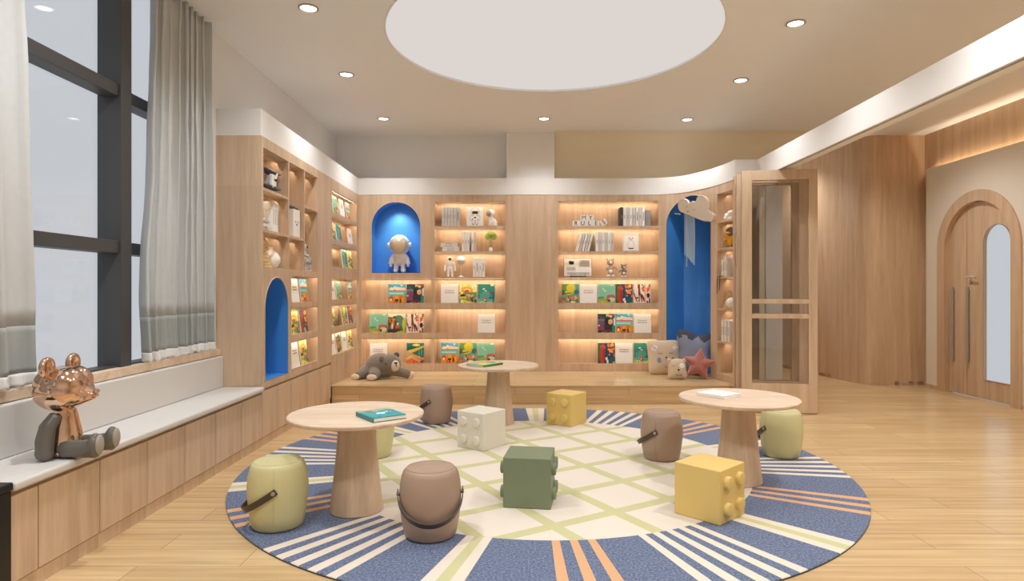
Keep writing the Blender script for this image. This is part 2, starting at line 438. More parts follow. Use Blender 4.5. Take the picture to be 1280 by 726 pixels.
def lining(path, o, D, nvec=None, inset=.004):
    """inner shell of an arched niche, its own depth direction"""
    mb = MB(); a, b = o.a+inset, o.b-inset
    r = (b-a)/2; c = (a+b)/2; us = [c-r*math.cos(PI*k/28) for k in range(29)]
    sp = o.z1-inset-r
    tops = [sp+math.sqrt(max(0, r*r-(u-c)**2)) for u in us]
    zb = o.zb+inset
    ring = [(a, zb)]+[(u, t) for u, t in zip(us, tops)]+[(b, zb)]
    n = nvec if nvec is not None else path.nrm(c)
    fr = [(*path.raw(u), z) for u, z in ring]; bk = [(*(path.raw(u)+n*D), z) for u, z in ring]
    m = len(ring); vs = [tuple(v) for v in fr+bk]
    mb.add(vs, [(i, i+1, m+i+1, m+i) for i in range(m-1)]+[(0, m, 2*m-1, m-1)])
    # back: strips (curved plan safe)
    vs2 = []; 
    for u, t in zip(us, tops):
        q = path.raw(u)+n*D; vs2 += [(q.x, q.y, zb), (q.x, q.y, t)]
    mb.add(vs2, [(2*i, 2*i+2, 2*i+3, 2*i+1) for i in range(len(us)-1)])
    edge = [(*(path.raw(u)-n*.002), z) for u, z in ring]
    return mb, edge

# ================================================================== ROOM
XL, ZC, YB, YF, XR = -2.384, 3.30, 8.37, -1.3, 5.39
st = lambda o, lab=None: tag(o, lab, None, None, 'structure')
st(MB().box(XL-.2, XR+.2, YF, 12, -.06, 0).build('floor', FLOOR), 'pale oak plank floor of the reading room')
# ceiling with a round opening for the light
mb = MB(); cx, cy, cr = .306, 5.14, 1.35; n = 96
ring = [(cx+cr*math.cos(2*PI*i/n), cy+cr*math.sin(2*PI*i/n)) for i in range(n)]
def outer(a):
    dx, dy = math.cos(a), math.sin(a); t = 1e9
    for lim, d, c in ((XR+.2, dx, cx), (XL-.2, dx, cx), (12, dy, cy), (YF, dy, cy)):
        if abs(d) > 1e-6:
            q = (lim-c)/d
            if q > 0: t = min(t, q)
    return (cx+dx*t, cy+dy*t)
ang = sorted([2*PI*i/n for i in range(n)]+[math.atan2(y-cy, x-cx) % (2*PI) for x in (XL-.2, XR+.2) for y in (YF, 12)])
vi = [(cx+cr*math.cos(a), cy+cr*math.sin(a), ZC) for a in ang]; vo = [(*outer(a), ZC) for a in ang]; vt = [(x, y, ZC+.03) for x, y, z in vi]
k = len(ang)
mb.add(vi+vo+vt, [(i, (i+1) % k, k+(i+1) % k, k+i) for i in range(k)]+[(i, 2*k+i, 2*k+(i+1) % k, (i+1) % k) for i in range(k)])
mb.box(XL-.2, XR+.2, YF, 12, ZC+.08, ZC+.12)
st(mb.build('ceiling', CEIL, fix=False), 'beige plaster ceiling with a round opening')
lp = thing('ceiling_light_panel', 'large round luminous white ceiling panel above the rug', 'ceiling light', (cx, cy, ZC))
mb = MB(); mb.lathe([(cr, .022), (cr, .026)], 96); mb.build('light_diffuser', SKYP, lp, smooth=30)
mb = MB(); pr = [(cr-.012, .0), (cr+.004, 0), (cr+.004, -.003), (cr-.012, -.003), (cr-.012, 0)]; mb.lathe(pr, 96, cap=False); mb.build('rim', WHITE, lp, smooth=30)

# left wall with window opening
WY0, WY1, SILL = .6, 4.92, .787
mb = MB(); T = .14
mb.box(XL-T, XL, YF, YB+.1, 0, .735); mb.box(XL-T, XL, YF, WY0, .735, ZC); mb.box(XL-T, XL, WY1, YB+.1, .735, ZC)
st(mb.build('wall_left', WALLM), 'pale painted wall with the tall window')
# back wall + column + sand wall with a soft cove
mb = MB(); mb.box(XL-T, .5, YB, YB+.12, 0, ZC); st(mb.build('wall_back', WALLM), 'pale painted wall above the back bookcases')
mb = MB(); st(MB().box(-.114, .51, 8.17, YB, 2.69, ZC).build('trim_3', WHITE), 'white boxed column above the wall panelling')
mb = MB(); prof = [(YB-.002, 2.95), (YB-.002, ZC-.3)]+[(YB-.302+.3*math.cos(a*PI/2/10), ZC-.3+.3*math.sin(a*PI/2/10)) for a in range(11)]
vs = []
for x in (.51, 3.78):
    vs += [(x, y, z-.002) for y, z in prof]
m_ = len(prof); mb.add(vs, [(i, i+1, m_+i+1, m_+i) for i in range(m_-1)])
mb.box(.51, 3.45, YB, YB+.12, 0, ZC); mb.box(.51, 3.78, YB, YB+.12, 2.95, ZC)
st(mb.build('wall_back_right', SAND, smooth=50), 'sand coloured wall above the curved bookcase')
st(MB().box(XL-T, XR+.2, YF-.1, YF, 0, ZC).build('wall_front', WALLM), 'painted wall behind the viewpoint')
# hall: wood walls
mb = MB(); hp = [(4.12, 11.6), (4.48, 9.29), (4.54, 8.85), (4.60, 8.52), (4.66, 8.38), (4.78, 8.315), (5.0, 8.31), (5.6, 8.31)]
hs = spline([(4.0, 12.4)]+hp+[(5.8, 8.31)], 6)
vs = [(x, y, z) for x, y in hs for z in (0, ZC)]; mb.add(vs, [(2*i, 2*i+2, 2*i+3, 2*i+1) for i in range(len(hs)-1)])
st(mb.build('wall_hall', OAKHALL, smooth=60, fix=False), 'curved oak panelled wall of the hall')
mb = MB(); PHW = Path(hs, -1); slab(PHW, 0, PHW.l[-1]-.1, -.008, 0, 0, .05, True, mb); st(mb.build('baseboard_back', OAKHALL), 'low oak skirting of the curved hall wall')
st(MB().box(3.4, 5.0, 11.6, 11.7, 0, ZC).build('wall_hall_end', OAKHALL), 'oak end wall of the hall')
st(MB().box(3.33, 3.55, YB-.02, 9.3, 0, ZC).build('wall_partition', WALLM), 'pale wall end seen through the glazed folding door')
st(MB().box(3.44, 3.55, 9.3, 11.7, 0, ZC).build('wall_partition_inner', WALLM), 'pale inner partition of the hall')
DO = Op(6.72, 7.78, 0, 2.283, True, back=False)
mb = MB(); panel(mb, PH, YF, 8.14, 0, 2.815, [DO], .04); mb.box(5.36, 5.41, YF, 8.14, 2.68, 2.72); mb.box(5.36, 5.41, 8.10, 8.14, 0, 2.70)  # hidden strip added behind the wall keeps outside light out of the cove
st(mb.build('wall_right', HALLW, fix=False), 'cream wall with the arched door')
st(MB().box(5.41, 5.5, YF, 8.4, 2.4, ZC).build('wall_right_upper', OAKHALL), 'oak panelling above the cream hall wall')
st(MB().box(5.41, 5.5, YF, 6.6, 0, 2.4).build('wall_right_backing', OAKHALL), 'backing of the hall wall')
st(MB().box(5.41, 5.5, 7.9, 8.4, 0, 2.4).build('wall_right_return', OAKHALL), 'oak return beside the cream hall wall')
cl = thing('cove_light', 'hidden warm light strip on top of the cream hall wall', 'light strip', (0, 0, 0))
MB().box(5.368, 5.400, 1.0, 8.05, 2.72, 2.73).build('led_strip', LEDC, cl)
mb = MB(); mb.box(5.312, 5.32, YF, 6.59, 0, .05); mb.box(5.312, 5.32, 7.91, 8.14, 0, .05); st(mb.build('baseboard_right', OAKHALL), 'oak skirting of the cream wall')
# fascia on the cabinets and beam
mb = MB(); mb.box(XL, -2.025, 5.012, 8.2, 2.485, 2.70); st(mb.build('trim_1', WHITE, bevel=.003), 'white fascia above the left bookcases')
mb = MB(); mb.box(-2.025, .5, 8.115, YB, 2.485, 2.70); slab(PR, 0, PRLEN, -.004, .2, 2.485, 2.70, True, mb, .04); mb.box(2.437, 2.83, 6.965, 7.2, 2.485, 2.70)
st(mb.build('trim_2', WHITE, smooth=40), 'white fascia above the back and curved bookcases')
mb = MB(); mb.box(2.68, 2.70, YF, 6.97, 2.485, 2.70); mb.box(2.70, 2.735, YF, 6.97, 2.50, 2.70); mb.box(2.76, 2.84, YF, 6.97, 2.50, 2.70); mb.box(2.70, 2.84, YF, 6.97, 2.62, 2.70)
st(mb.build('trim_4', WHITE), 'white beam across the room with the folding door track')
mb = MB(); mb.box(2.735, 2.76, YF, 6.97, 2.51, 2.512)
st(mb.build('trim_5', BLACK), 'black sliding door track under the beam')

# window
w = thing('window_1', 'tall dark framed window behind the bench', None, (0, 0, 0), kind='structure')
mb = MB(); xa, xb = -2.50, -2.40
mb.box(xa, xb, WY0, WY0+.06, SILL, ZC); mb.box(xa, xb, WY1-.05, WY1, SILL, ZC)
mb.box(xa, xb, WY0, WY1, ZC-.06, ZC); mb.box(xa, xb, WY0, WY1, SILL-.05, SILL+.01)
mb.build('window_frame', DARKF, w, bevel=.003)
for y in (2.2, 3.79):
    mb = MB(); mb.box(xa-.02, -2.375, y, y+.105, SILL, ZC); mb.build('mullion', DARKF, w, bevel=.003)
for z in (1.475, 2.42):
    for ya, yb, dx in ((WY0+.06, 2.2, 0), (2.305, 3.79, 0), (3.895, WY1-.05, -.03)):
        MB().box(xa+dx, xb+.01+dx, ya, yb, z, z+.075).build('transom', DARKF, w, bevel=.003)
MB().box(-2.462, -2.455, WY0, WY1, SILL, ZC).build('glass', GLASSW, w)
mb = MB(); mb.box(-2.52, -2.345, WY0-.1, 5.008, .735, SILL); mb.build('window_sill', EDGE if False else OAKH, w, bevel=.003)

# ================================================================== CURTAINS
def curtain(label, top0, top1, bot0, bot1, nf, ph):
    c = thing('curtain', label, 'curtain', (-2.335, (top0+top1)/2, SILL), group='linen curtains at the tall window')
    oy = (top0+top1)/2
    def pt(s, t):   # s along, t 0 bottom ..1 top
        e = t**1.3
        y0 = bot0+(top0-bot0)*e; y1 = bot1+(top1-bot1)*e
        bulge = .05*math.sin(PI*min(1, t*2.2))*(1 if t < .45 else 0)
        y = y0+(y1-y0)*s-bulge*(1-s)*.8
        a = 2*PI*nf*s+ph+.7*math.sin(2*PI*s*1.3+ph)+.35*math.sin(2.4*t+s*7)
        w = math.sin(a); saw = w+.35*math.sin(2*a+.6)
        amp = .030*(.7+.3*math.sin(2*PI*s*2.1+ph*2))*(1.0+.15*math.cos(3*t))
        x = amp*1.15*math.tanh(2.2*saw)+.0025*math.sin(17*t+23*s)+.0015*math.sin(41*t-31*s)
        y += .022*math.cos(a)
        return (x, y-oy, (3.285-SILL)*t)
    def strip(name, m, t0, t1, nt, off=0):
        mb = MB(); ns = nf*16; vs = []
        for j in range(nt+1):
            t = t0+(t1-t0)*j/nt
            for i in range(ns+1):
                x, y, z = pt(i/ns, t)
                if name == 'hem': x += .012*math.sin(i*.9)*(1-j/nt); z += .012*abs(math.sin(i*.35))*(1-j/nt)
                vs.append((x+off, y, z))
        mb.add(vs, [(j*(ns+1)+i, j*(ns+1)+i+1, (j+1)*(ns+1)+i+1, (j+1)*(ns+1)+i) for j in range(nt) for i in range(ns)])
        o = mb.build(name, m, c, smooth=80, fix=False)
        sd = o.modifiers.new('Solid', 'SOLIDIFY'); sd.thickness = .003
    strip('drape', CURT, .118, 1, 26); strip('lower_band', CURT2, .028, .118, 8); strip('hem', CURT3, 0.002, .028, 4)
curtain('pale linen curtain gathered at the far end of the window', 4.06, 4.76, 3.96, 4.80, 8, .6)
curtain('pale linen curtain at the left edge above the golden bear', 2.2, 2.96, 2.2, 3.06, 5, 2.6)

# ================================================================== BENCH AND BASE CABINETS
def base_unit(y0, y1, z1, label):
    t = thing('base_cabinet', label, 'cabinet', (-2.2, (y0+y1)/2, 0), group='low oak cabinets along the left wall')
    h = (y1-y0)/2
    mb = MB(); mb.box(-.18, .155, -h, h, .0, z1); mb.build('body', OAK, t)
    MB().box(.157, .178, -h+.003, h-.003, .072, z1-.022).build('door', OAK, t, bevel=.0015)
    MB().box(.157, .17, -h, h, 0, .066).build('toe_kick', OAK, t)
seams = [2.512, 2.667, 3.062, 3.457, 3.852, 4.247, 4.648, 5.03]
pos = ['first', 'second', 'third', 'fourth', 'fifth', 'sixth', 'seventh']
labs = ['narrow oak bench cabinet beside the black box at the left edge', 'low oak cabinet under the golden bear, widest in the picture', 'low oak cabinet under the bear feet, third from the black box',
        'low oak bench cabinet fourth from the black box', 'low oak bench cabinet fifth from the black box', 'low oak bench cabinet sixth from the black box', 'last low oak cabinet under the grey seat, against the tall bookcase']
for i in range(7): base_unit(seams[i], seams[i+1], .445, labs[i])
s2 = [5.03, 5.36, 5.68, 6.10, 6.57, 6.905]
labs2 = ['low oak cabinet under the blue arch niche, near half', 'low oak cabinet under the blue arch niche, far half', 'low oak cabinet under the narrow picture book racks',
         'low oak cabinet beyond the narrow racks, second from the platform', 'low oak cabinet touching the wooden platform']
for i in range(5): base_unit(s2[i], s2[i+1], .462, labs2[i])
b = thing('bench_cushion', 'long pale grey upholstered seat slab on the low cabinets', 'bench seat', (-2.16, 3.4, .445))
MB().box(-.20, .165, -.89, 1.605, 0, .04).build('seat_pad', SEAT, b, bevel=.014, seg=4)
b = thing('wall_cushion', 'long pale grey padded backrest under the window sill', 'backrest', (-2.345, 3.4, .485))
MB().box(-.02, .028, -.89, 1.60, 0, .246).build('back_pad', SEAT, b, bevel=.01, seg=4)
b = thing('black_console', 'black lacquered box at the bottom left corner', 'console', (-2.0, 2.3, 0))
MB().box(-.36, .0, -.2, .198, .0, .455).build('body', BLACK, b, bevel=.004)
MB().box(-.36, .004, -.21, .205, .455, .488).build('top_panel', BLACK, b, bevel=.008, seg=3)

# ================================================================== PLATFORM
p = thing('wooden_platform', 'low pale oak plank platform along the back bookcases', 'platform', (0, 0, 0))
mb = MB(); mb.box(-2.02, 2.70, 6.92, 8.36, .19, .205); mb.build('deck', PLAT, p)
MB().box(-2.02, 2.70, 6.925, 6.95, 0, .19).build('riser', PLATV, p)

# ================================================================== BOOKCASES
def led(path, u0, u1, d, z, parent, curved=False):
    pf = slab(path, u0+.004, u1-.004, d-.008, d-.004, z-(.024 if path is PL and z > 1.3 and d > .05 else .013), z-.0005, curved).build('led_profile', OAK, parent)
    o = slab(path, u0+.02, u1-.02, d, d+.012, z-.005, z-.001, curved).build('led_strip', LED, pf)
    return o
def edge_trim(edge, parent):
    MB().tube(edge, .0045, 6).build('niche_edge', EDGE, parent)
# --- A: left tall unit
D1 = .335
A = thing('bookcase', 'tall oak bookcase with a small blue arch niche nearest the window', 'bookcase', (0, 0, 0), group='built-in oak bookcases')
nA = Op(5.06, 5.60, .515, 1.365, True, back=False)
ops = [Op(5.045, 5.60, 1.44, 2.40), Op(5.622, 6.018, 1.44, 2.40), Op(6.04, 6.43, 1.44, 2.40), nA, Op(5.672, 6.425, .515, 1.391)]
mb = MB(); panel(mb, PL, 5.01, 6.50, .462, 2.485, ops, D1); mb.box(XL, -2.02-D1, 5.01, 5.012, .462, 2.485); mb.build('carcass', OAK, A, fix=False)
MB().box(XL, -2.022, 5.006, 5.01, .487, 2.485).build('end_panel', OAK, A)
l, e = lining(PL, nA, .33); l.build('niche_lining', BLUE, A, smooth=40); edge_trim(e, A)
def shelf(path, a, b, z, parent, curved=False, t=.022, D=D1):
    slab(path, a+.001, b-.001, .0015, D-.001, z-t, z, curved).build('shelf', OAK, parent)
def lip(path, a, b, z0, z1, parent, curved=False, D=D1):
    mb = slab(path, a+.001, b-.001, .001, .016, z0, z1, curved); slab(path, a+.001, b-.001, .016, D-.001, z0, z0+.018, curved, mb); mb.build('book_ledge', OAK, parent)
for a, b, zs in ((5.045, 5.60, (2.08, 1.745)), (5.622, 6.018, (1.745,)), (6.04, 6.43, (2.07,))):
    for z in zs: shelf(PL, a, b, z, A)
    for z in (2.40,)+tuple(q-.022 for q in zs): led(PL, a, b, .10, z, A)
for z0, z1 in ((1.093, 1.141), (.789, .848)): lip(PL, 5.672, 6.425, z0, z1, A)
slab(PL, 5.673, 6.424, .001, .016, .516, .54).build('book_ledge', OAK, A)
for z in (1.391, 1.093, .789): led(PL, 5.672, 6.425, .24, z, A); led(PL, 5.672, 6.425, .012, z, A)
# --- B
B = thing('bookcase', 'oak display bookcase of six picture book rows in the left corner', 'bookcase', (0, 0, 0), group='built-in oak bookcases')
mb = MB(); BO = (6.93, 8.0); panel(mb, PL, 6.50, 8.12, .462, 2.485, [Op(BO[0], BO[1], .505, 1.391), Op(BO[0], BO[1], 1.495, 2.36)], .22); slab(PL, 6.906, 8.12, 0, .22, .205, .462, mb=mb); mb.build('carcass', OAK, B, fix=False)
for z0, z1 in ((2.078, 2.121), (1.765, 1.824), (1.09, 1.148), (.785, .845)): lip(PL, *BO, z0, z1, B, D=.22)
for z in ((.506, .535), (1.496, 1.52)): slab(PL, BO[0]+.001, BO[1]-.001, .001, .016, z[0], z[1]).build('book_ledge', OAK, B)
for z in (2.36, 2.078, 1.765, 1.391, 1.09, .785): led(PL, *BO, .16, z, B); led(PL, *BO, .012, z, B)
# --- C
D2 = .235
Cc = thing('bookcase', 'oak back bookcase with the astronaut in a blue arch niche', 'bookcase', (0, 0, 0), group='built-in oak bookcases')
nC = Op(3-1.860, 3-1.216, 1.477, 2.397, True, back=False)
c1, c2 = (3-1.983, 3-1.081), (3-1.043, 3-.129)
mb = MB(); panel(mb, PB, 3-2.02, 3-.115, .205, 2.485, [nC, Op(*c1, .29, 1.398), Op(*c2, .29, 1.40), Op(*c2, 1.425, 2.403)], D2); mb.build('carcass', OAK, Cc, fix=False)
l, e = lining(PB, nC, .235); l.build('niche_lining', BLUE, Cc, smooth=40); edge_trim(e, Cc)
for z in (2.084, 1.757): shelf(PB, *c2, z, Cc, D=D2)
for z in (2.403, 2.062, 1.735): led(PB, *c2, .16, z, Cc); led(PB, *c2, .012, z, Cc)
for c in (c1, c2):
    for z0, z1 in ((1.02, 1.089), (.634, .704)): lip(PB, *c, z0, z1, Cc, D=D2)
    slab(PB, c[0]+.001, c[1]-.001, .001, .016, .29, .308).build('book_ledge', OAK, Cc)
    for z in (1.398, 1.02, .634): led(PB, *c, .17, z, Cc); led(PB, *c, .012, z, Cc)
# --- wood panel in front of the column
P_ = thing('wall_panel', 'plain oak panel between the two back bookcases under the white column', 'wall panel', (0, 0, 0))
MB().box(-.114, .499, 8.12, 8.36, .205, 2.484).build('panel_board', OAK, P_)
# --- D curved unit
Dd = thing('bookcase', 'curved oak bookcase with the tall blue niche on the right', 'bookcase', (0, 0, 0), group='built-in oak bookcases')
d1 = (.557-.5, uR(x=1.845)); uN = (uR(x=1.93), uR(y=7.50)); uE = (uR(y=7.385), uR(y=7.03))
nD = Op(uN[0], uN[1], .235, 2.44, True, back=False)
mb = MB(); panel(mb, PR, 0, PRLEN, .205, 2.485, [Op(*d1, .29, 1.40), Op(*d1, 1.425, 2.41), nD, Op(*uE, .285, 2.38)], .21, curved=True, step=.05); mb.build('carcass', OAK, Dd, smooth=35, fix=False)
NV = Vector((.83, .55)).normalized()
l, e = lining(PR, nD, .33, NV); l.build('niche_lining', BLUE, Dd, smooth=40); edge_trim(e, Dd)
for z in (2.083, 1.757): shelf(PR, *d1, z, Dd, True, D=.21)
for z in (2.41, 2.061, 1.735): led(PR, *d1, .13, z, Dd, True); led(PR, *d1, .012, z, Dd, True)
for z0, z1 in ((1.02, 1.089), (.634, .704)): lip(PR, *d1, z0, z1, Dd, True, D=.21)
slab(PR, d1[0]+.001, d1[1]-.001, .001, .016, .29, .308, True).build('book_ledge', OAK, Dd)
for z in (1.40, 1.02, .634): led(PR, *d1, .15, z, Dd, True); led(PR, *d1, .012, z, Dd, True)
EZ = (2.06, 1.74, 1.41, 1.04, .66)
for z in EZ: shelf(PR, *uE, z, Dd, True, D=.21)
for z in (2.38,)+tuple(q-.022 for q in EZ): led(PR, *uE, .13, z, Dd, True)
MB().box(2.445, 2.70, 6.955, 6.98, .0, 2.484).build('end_panel', OAK, Dd)

# ================================================================== FOLDING GLAZED DOORS
def leaf(name, label, a, b, h, sl, sr, bars=True):
    a, b = Vector(a), Vector(b); L = (b-a).length; an = math.atan2(b.y-a.y, b.x-a.x)
    t = thing(name, label, None, (a.x, a.y, 0), an, kind='structure')
    mb = MB(); y0, y1 = 0, .04
    mb.box(0, sl, y0, y1, .008, h); mb.box(L-sr, L, y0, y1, .008, h); mb.box(sl, L-sr, y0, y1, h-.10, h); mb.box(sl, L-sr, y0, y1, .008, .30)
    mb.build('door_frame', OAK, t, bevel=.002)
    if bars:
        for z in (.965, 1.115): MB().box(sl, L-sr, y0, y1, z, z+.045).build('crossbar', OAK, t, bevel=.002)
    MB().box(sl, L-sr, .017, .023, .30, h-.10).build('glass', GLASSD, t)
    for z in (.4, 2.0): MB().tube([(L-.004, .045, z), (L-.004, .045, z+.09)], .006, 8).build('hinge', STEEL, t)
leaf('door_2', 'glazed oak folding door leaf standing in front, with two crossbars', (2.328, 6.46), (3.05, 6.34), 2.478, .10, .085)
leaf('door_3', 'second glazed folding door leaf just behind the front one', (2.325, 6.60), (3.035, 6.52), 2.472, .085, .085, True)
leaf('door_4', 'third glazed folding door leaf at the back of the folded stack', (2.335, 6.70), (3.02, 6.66), 2.470, .085, .085, True)

# ================================================================== ARCHED DOOR
dr = thing('door_1', 'arched oak door with a tall frosted glass pane', None, (0, 0, 0), kind='structure')
def archz(c, r, top): return lambda u: top-r+math.sqrt(max(0, r*r-(u-c)**2))
mb = MB(); PC = Path([(5.30, 0), (5.30, 9)], -1)
hole = Op(6.73, 7.77, -.001, 2.283, True, back=False)
panel(mb, PC, 6.595, 7.905, 0, archz(7.25, .655, 2.41), [hole], .10); mb.build('door_casing', OAKHALL, dr, fix=False)
PD = Path([(5.365, 0), (5.365, 9)], -1)
gl = Op(6.72, 7.20, .23, 1.99, True, back=False)
# active leaf and narrow leaf
mb = MB(); 
def leafpanel(u0, u1, ops, name):
    mb = MB(); f = archz(7.25, .52, 2.28); panel(mb, PD, u0, u1, .01, f, ops, .035); return mb.build(name, OAKHALL, dr, fix=False)
gl = Op(6.80, 7.20, .23, 1.99, True, back=False)
leafpanel(6.731, 7.466, [gl], 'door_leaf'); leafpanel(7.472, 7.769, [], 'door_leaf')
mb = MB(); mb.box(5.38, 5.386, 6.79, 7.21, .22, 2.0); mb.build('glass', GLASSF, dr)
edge = [(5.362, 7.20, .23)]+[(5.362, 7.0+.2*math.cos(PI*k/24), 1.79+.2*math.sin(PI*k/24)) for k in range(25)]+[(5.362, 6.80, .23)]
MB().tube(edge, .006, 6, closed=True).build('glass_bead', GREYBAR, dr, smooth=60)
for y in (7.69, 7.435): MB().box(5.335, 5.352, y-.018, y+.018, .39, 1.29).build('pull_bar', GREYBAR, dr, bevel=.003)
for y in (7.69, 7.435):
    for z in (.45, 1.23): MB().box(5.35, 5.366, y-.01, y+.01, z-.01, z+.01).build('bar_mount', GREYBAR, dr)
h = MB(); h.tube([(5.366, 7.40, 1.41), (5.32, 7.40, 1.41)], .012, 12); h.tube([(5.322, 7.41, 1.41), (5.318, 7.34, 1.412), (5.322, 7.27, 1.40)], [.013, .012, .009], 12); h.build('door_handle', HANDLE, dr, smooth=40)
h = MB(); h.x = Matrix.Translation((5.366, 7.40, 1.345)) @ Matrix.Rotation(-PI/2, 4, 'Y'); h.lathe([(.02, 0), (.02, .008), (.008, .01)], 20); h.build('keyhole_rosette', STEEL, dr, smooth=30)

# ================================================================== RUG
RX, RY, RR, RI = .19, 4.546, 2.07, 1.43
rug = MB(); T0 = .012
cl = [(-86, 'o'), (-105, 'g'), (-125, 'c'), (-147, 'o'), (-163.5, 'g'), (175, 'c'), (156, 'o'), (140, 'g'), (124, 'c'), (107, 'o'), (89.5, 'g'), (64, 'c'), (38, 'o'), (17, 'g'), (-3.5, 'c'), (-27, 'o'), (-47, 'g'), (-65, 'c')]
iv = []
for a, k in cl:
    if k == 'o': iv += [(a+d-.8, a+d+.8, 1) for d in (-3.6, 0, 3.6)]
    elif k == 'c': iv += [(a+d-.8, a+d+.8, 2) for d in (-6.6, -3.3, 0, 3.3, 6.6)]
    else: iv += [(a-2.7, a-.9, 2), (a-.9, a+.9, 3), (a+.9, a+2.7, 2)]
iv = [((p % 360), (q % 360), m) for p, q, m in iv]
br = sorted({round(x, 3) for p, q, m in iv for x in (p, q)} | {float(x) for x in range(0, 360, 3)})
def mat_at(t):
    for p, q, m in iv:
        if (p <= t < q) or (p > q and (t >= p or t < q)): return m
    return 0
n = len(br); vs = []
for rr in (RI, RR):
    vs += [(rr*math.cos(math.radians(t)), rr*math.sin(math.radians(t)), T0) for t in br]
for rr in (RR+.004,):
    vs += [(rr*math.cos(math.radians(t)), rr*math.sin(math.radians(t)), T0-.004) for t in br]
    vs += [(rr*math.cos(math.radians(t)), rr*math.sin(math.radians(t)), 0.0) for t in br]
base = len(rug.v); rug.v += vs
for i in range(n):
    j = (i+1) % n; mid = ((br[i]+(br[j] if j else br[0]+360))/2) % 360; m = mat_at(mid)
    rug.f.append((i, n+i, n+j, j)); rug.m.append(m)
    rug.f.append((n+i, 2*n+i, 2*n+j, n+j)); rug.m.append(m); rug.f.append((2*n+i, 3*n+i, 3*n+j, 2*n+j)); rug.m.append(5)
c0 = len(rug.v); rug.v.append((0, 0, T0))
for i in range(n): rug.f.append((i, (i+1) % n, c0)); rug.m.append(4)
ro = rug.build('round_rug', [FELT, ORANGES, CREAMS, GREENS, LATT, DARKF], fix=False)
ro.location = (RX, RY, 0); tag(ro, 'large round rug with striped blue border and green lattice on cream', 'rug')

# ================================================================== TABLES
def table(x, y, z, label, sc=1):
    t = thing('round_table', label, 'table', (x, y, z), group='round oak tables on the rug')
    H = .558-z
    MB().lathe([(.355, H-.026), (.37, H-.022), (.376, H-.012), (.376, H-.004), (.372, H)], 72).build('tabletop', OAKT, t, smooth=35)
    MB().lathe([(.140, 0), (.148, .004), (.147, .012), (.13, .16), (.112, .34), (.098, H-.026)], 48).build('pedestal', OAK, t, smooth=50)
    MB().lathe([(.12, H-.034), (.12, H-.026)], 40).build('top_plate', OAK, t, smooth=30)
    return t
table(-.897, 3.56, T0, 'round oak pedestal table in front with the teal book')
table(-.157, 5.88, T0, 'smallest-looking round oak table at the back with the green book')
table(1.452, 4.09, T0, 'round oak pedestal table on the right with the white book')

# ================================================================== STOOLS
def stool(x, y, m, hand, label, group):
    t = thing('bucket_stool', label, 'stool', (x, y, T0), hand, group)
    H = .348
    prof = [(.108, 0), (.122, .004), (.130, .014), (.142, .08), (.152, .16), (.154, .21), (.149, .27), (.139, .315), (.132, .333), (.122, .342), (.112, .3445), (.105, .343), (.06, .350), (.0005, .353)]
    MB().lathe(prof, 48).build('body', m, t, smooth=60)
    mb = MB()
    for s in (0, PI):      # stitched side seams
        mb.tube([((r+.0008)*math.cos(s), (r+.0008)*math.sin(s), z) for r, z in prof[2:10]], .0016, 5)
    mb.tube([(.1185*math.cos(a*PI/24), .1185*math.sin(a*PI/24), .3435) for a in range(48)], .0022, 5, closed=True)
    mb.build('seam', m, t)
    # strap: semicircle hanging from pivots on +-x, swung down towards -y
    R, tilt, zp = .163, math.radians(33), .215
    pts = [(R, .018*math.cos(tilt), zp+.018*math.sin(tilt))]
    for k in range(25):
        a = PI*k/24; xx = R*math.cos(a); d = .205*math.sin(a)
        pts.append((xx, -d*math.cos(tilt), zp-d*math.sin(tilt)))
    pts.append((-R, .018*math.cos(tilt), zp+.018*math.sin(tilt)))
    sp_ = MB().tube(pts, 1, 4, flat=(.032, .005, (0, -math.sin(tilt), -math.cos(tilt)) if False else (0, math.sin(tilt), -math.cos(tilt)))).build('carry_strap', STRAP, t, smooth=30)
    for s in (-1, 1):
        q = MB(); q.x = Matrix.Translation((s*.156, 0, zp)) @ Matrix.Rotation(s*PI/2, 4, 'Y'); q.lathe([(.011, 0), (.011, .011), (.007, .014)], 16); q.build('rivet', STEEL, sp_, smooth=40)
    return t
# hand = rotation: strap hangs towards local -y
G1, G2 = 'green leather bucket stools', 'brown leather bucket stools'
stool(-1.252, 3.32, STOOLG, math.radians(-78), 'olive green leather bucket stool left of the front table', G1)
stool(-1.064, 4.72, STOOLG, math.radians(-78), 'olive green leather stool half hidden behind the front table', G1)
stool(1.997, 4.72, STOOLG, math.radians(-160), 'olive green leather stool behind the right table', G1)
stool(-.43, 3.19, STOOLB, math.radians(8), 'brown leather bucket stool in front with its strap hanging forward', G2)
stool(-.742, 5.92, STOOLB, math.radians(-109), 'brown leather stool at the back left beside the cream cube', G2)
stool(1.082, 4.65, STOOLB, math.radians(-120), 'brown leather stool between the green cube and the right table', G2)

# ================================================================== CUBES
def cube(cx, cy, ang, m, faces, label):
    t = thing('brick_cube', label, 'toy block', (cx, cy, T0), ang, 'studded foam cubes')
    h = .1375; H = .288
    MB().box(-h, h, -h, h, 0, H).build('block', m, t, bevel=.006, seg=3)
    for fx in faces:        # fx: angle of face normal
        for a in (-.066, .066):
            for z in (.073, .213):
                q = MB(); q.x = Matrix.Rotation(fx, 4, 'Z') @ Matrix.Translation((h, a, z)) @ Matrix.Rotation(PI/2, 4, 'Y')
                q.lathe([(.036, -.001), (.036, .018), (.033, .022), (.028, .0235)], 28); q.build('stud', m, t, smooth=40)
    return t
def centre(xf, yf, dirx, diry, h=.1375):
    return xf+h*dirx, yf+h*diry
